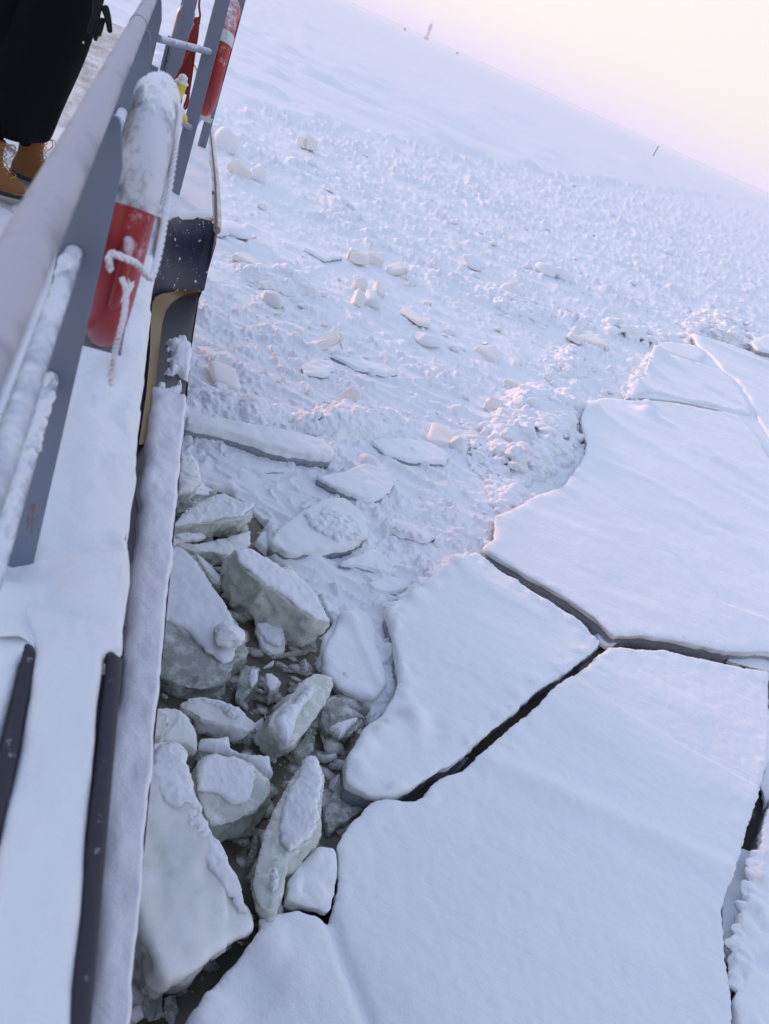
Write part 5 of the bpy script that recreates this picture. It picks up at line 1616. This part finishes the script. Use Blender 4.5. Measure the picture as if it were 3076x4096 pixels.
# boots
def boot(c, yaw, label=None):
    """c = heel-centre on the deck; toe points along yaw (radians from +x towards +y)"""
    b = empty('boot', tuple(c), yaw)
    b.parent = per
    prof = [  # z, x_back, x_front, half width
        (.022, -.085, .215, .048), (.045, -.088, .218, .052), (.075, -.085, .205, .051), (.10, -.078, .165, .049), (.125, -.068, .115, .047), (.15, -.062, .085, .047), (.19, -.062, .076, .050), (.23, -.066, .076, .054), (.265, -.068, .078, .056), (.28, -.068, .078, .056)]
    n = 28
    V = []
    for z, xb, xf, hw in prof:
        cx, rx = (xb + xf) / 2, (xf - xb) / 2
        for k in range(n):
            a = 2 * math.pi * k / n
            ca, sa = math.cos(a), math.sin(a)
            V.append((cx + rx * np.sign(ca) * abs(ca) ** .8, hw * np.sign(sa) * abs(sa) ** .75 * (1 if ca < 0 else 1.0), z))
    F = [(i * n + k, i * n + (k + 1) % n, (i + 1) * n + (k + 1) % n, (i + 1) * n + k) for i in range(len(prof) - 1) for k in range(n)] + [tuple(range(n))[::-1], tuple((len(prof) - 1) * n + k for k in range(n))]
    up = MB().add(V, F).build('upper', MATS['boot_leather'], b)
    V = []
    for z, ex_ in ((0, .006), (.012, .008), (.026, .006)):
        for k in range(n):
            a = 2 * math.pi * k / n
            ca, sa = math.cos(a), math.sin(a)
            V.append((.065 + (.151 + ex_) * np.sign(ca) * abs(ca) ** .8, (.048 + ex_) * np.sign(sa) * abs(sa) ** .75, z))
    F = [(i * n + k, i * n + (k + 1) % n, (i + 1) * n + (k + 1) % n, (i + 1) * n + k) for i in range(2) for k in range(n)] + [tuple(range(n))[::-1], tuple(2 * n + k for k in range(n))]
    MB().add(V, F).build('sole', MATS['boot_sole'], b)
    mb = MB()
    xs = [(.150, .108), (.122, .125), (.100, .150), (.090, .178), (.088, .206), (.088, .234), (.088, .258)]
    for i, (x_, z_) in enumerate(xs):
        w_ = .026
        z2 = xs[min(i + 1, len(xs) - 1)][1]
        mb.tube(smooth_path([(x_ - .02, -w_ - .012, z_ - .004), (x_ + .002, -.012, z_ + .006), (x_ + .002, .012, z_ + .010), (x_ - .02, w_ + .012, z_ + .012)], 12), .0028, 6)
    mb.tube(smooth_path([(.09, 0, .268), (.125, -.03, .275), (.135, -.055, .25), (.11, -.06, .215)], 20), .0028, 6)
    mb.tube(smooth_path([(.09, 0, .268), (.12, .03, .27), (.13, .05, .24), (.12, .045, .20)], 20), .0028, 6)
    mb.build('laces', MATS['lace'], b)
    return b
def put_boot(ax_, ay_, tx_, ty_):
    a_ = ship_z(ax_, ay_, 4.08 + .16) - pc
    t_ = ship_z(tx_, ty_, 4.08 + .05) - pc
    boot((a_[0], a_[1], .015), math.atan2(t_[1] - a_[1], t_[0] - a_[0]))
put_boot(-27, 343, 42, 408)
put_boot(63, 328, 92, 380)

# ================================================================== FAR MARKERS
def far_xy(x, y, dist):
    v = ray(x, y)
    h = math.hypot(v[0], v[1])
    return v[0] / h * dist, v[1] / h * dist
tx, ty = far_xy(923, 76, 1500)
tw = empty('beacon_tower', (tx, ty, .2))
tag(tw, 'tall pale beacon tower with a dark top and a thin mast on the horizon', 'beacon')
mb = MB()
lathe(mb, (0, 0, 0), [(3.6, 0), (3.6, 2), (2.9, 4), (2.7, 14)], 16)
mb.build('shaft', MATS['tower_pale'], tw)
mb = MB()
lathe(mb, (0, 0, 0), [(2.7, 14), (3.0, 14.2), (2.7, 20), (2.0, 21.5), (1.4, 22.5), (.3, 23)], 16)
mb.tube([(0, 0, 22.5), (0, 0, 27)], .25, 8)
mb.build('lantern', MATS['tower_dark'], tw)
mb = MB()
lathe(mb, (0, 0, -.2), [(4.2, 0), (4.2, 2.4), (3.4, 4)], 16)
mb.build('foot', MATS['tower_dark'], tw)
bx_ = at(1410, 337, .2)
bu = empty('spar_buoy', tuple(bx_))
tag(bu, 'thin dark green spar buoy frozen upright in the far snow field', 'buoy')
hgt = 31 / 3400 * math.hypot(bx_[0], bx_[1]) * 1.05
mb = MB()
mb.tube([(0, 0, -.5), (.06 * hgt, 0, hgt)], .055 * hgt, 10)
mb.build('spar', MATS['buoy_green'], bu)
mb = MB()
mb.tube([(.06 * hgt, 0, hgt), (.063 * hgt, 0, hgt * 1.1)], .07 * hgt, 10)
mb.build('topmark', MATS['buoy_green'], bu)
for lab, x, y in (('dark speck of a marker left of the beacon tower', 877, 56), ('dark speck of a marker right of the beacon tower', 990, 108)):
    ux, uy = far_xy(x, y, 1300)
    mb = MB()
    lathe(mb, (0, 0, 0), [(2.2, 0), (2.2, 1.6), (1.2, 3), (.2, 3.4)], 10)
    o = mb.build('ice_marker', MATS['tower_dark'])
    o.location = (ux, uy, .2)
    tag(o, lab, 'marker')

# ================================================================== HAZE
mb = MB()
mb.box((0, 0, 22.0), (14000, 14000, 48.0))
m_, t_n, p_n = material('haze')
t_n.nodes.remove(p_n)
pv = t_n.nodes.new('ShaderNodeVolumePrincipled')
pv.inputs['Color'].default_value = (.97, .94, .96, 1)
pv.inputs['Density'].default_value = .0005
t_n.links.new(pv.outputs[0], next(n for n in t_n.nodes if n.type == 'OUTPUT_MATERIAL').inputs['Volume'])
tag(mb.build('haze', m_, smooth=False), kind='stuff')
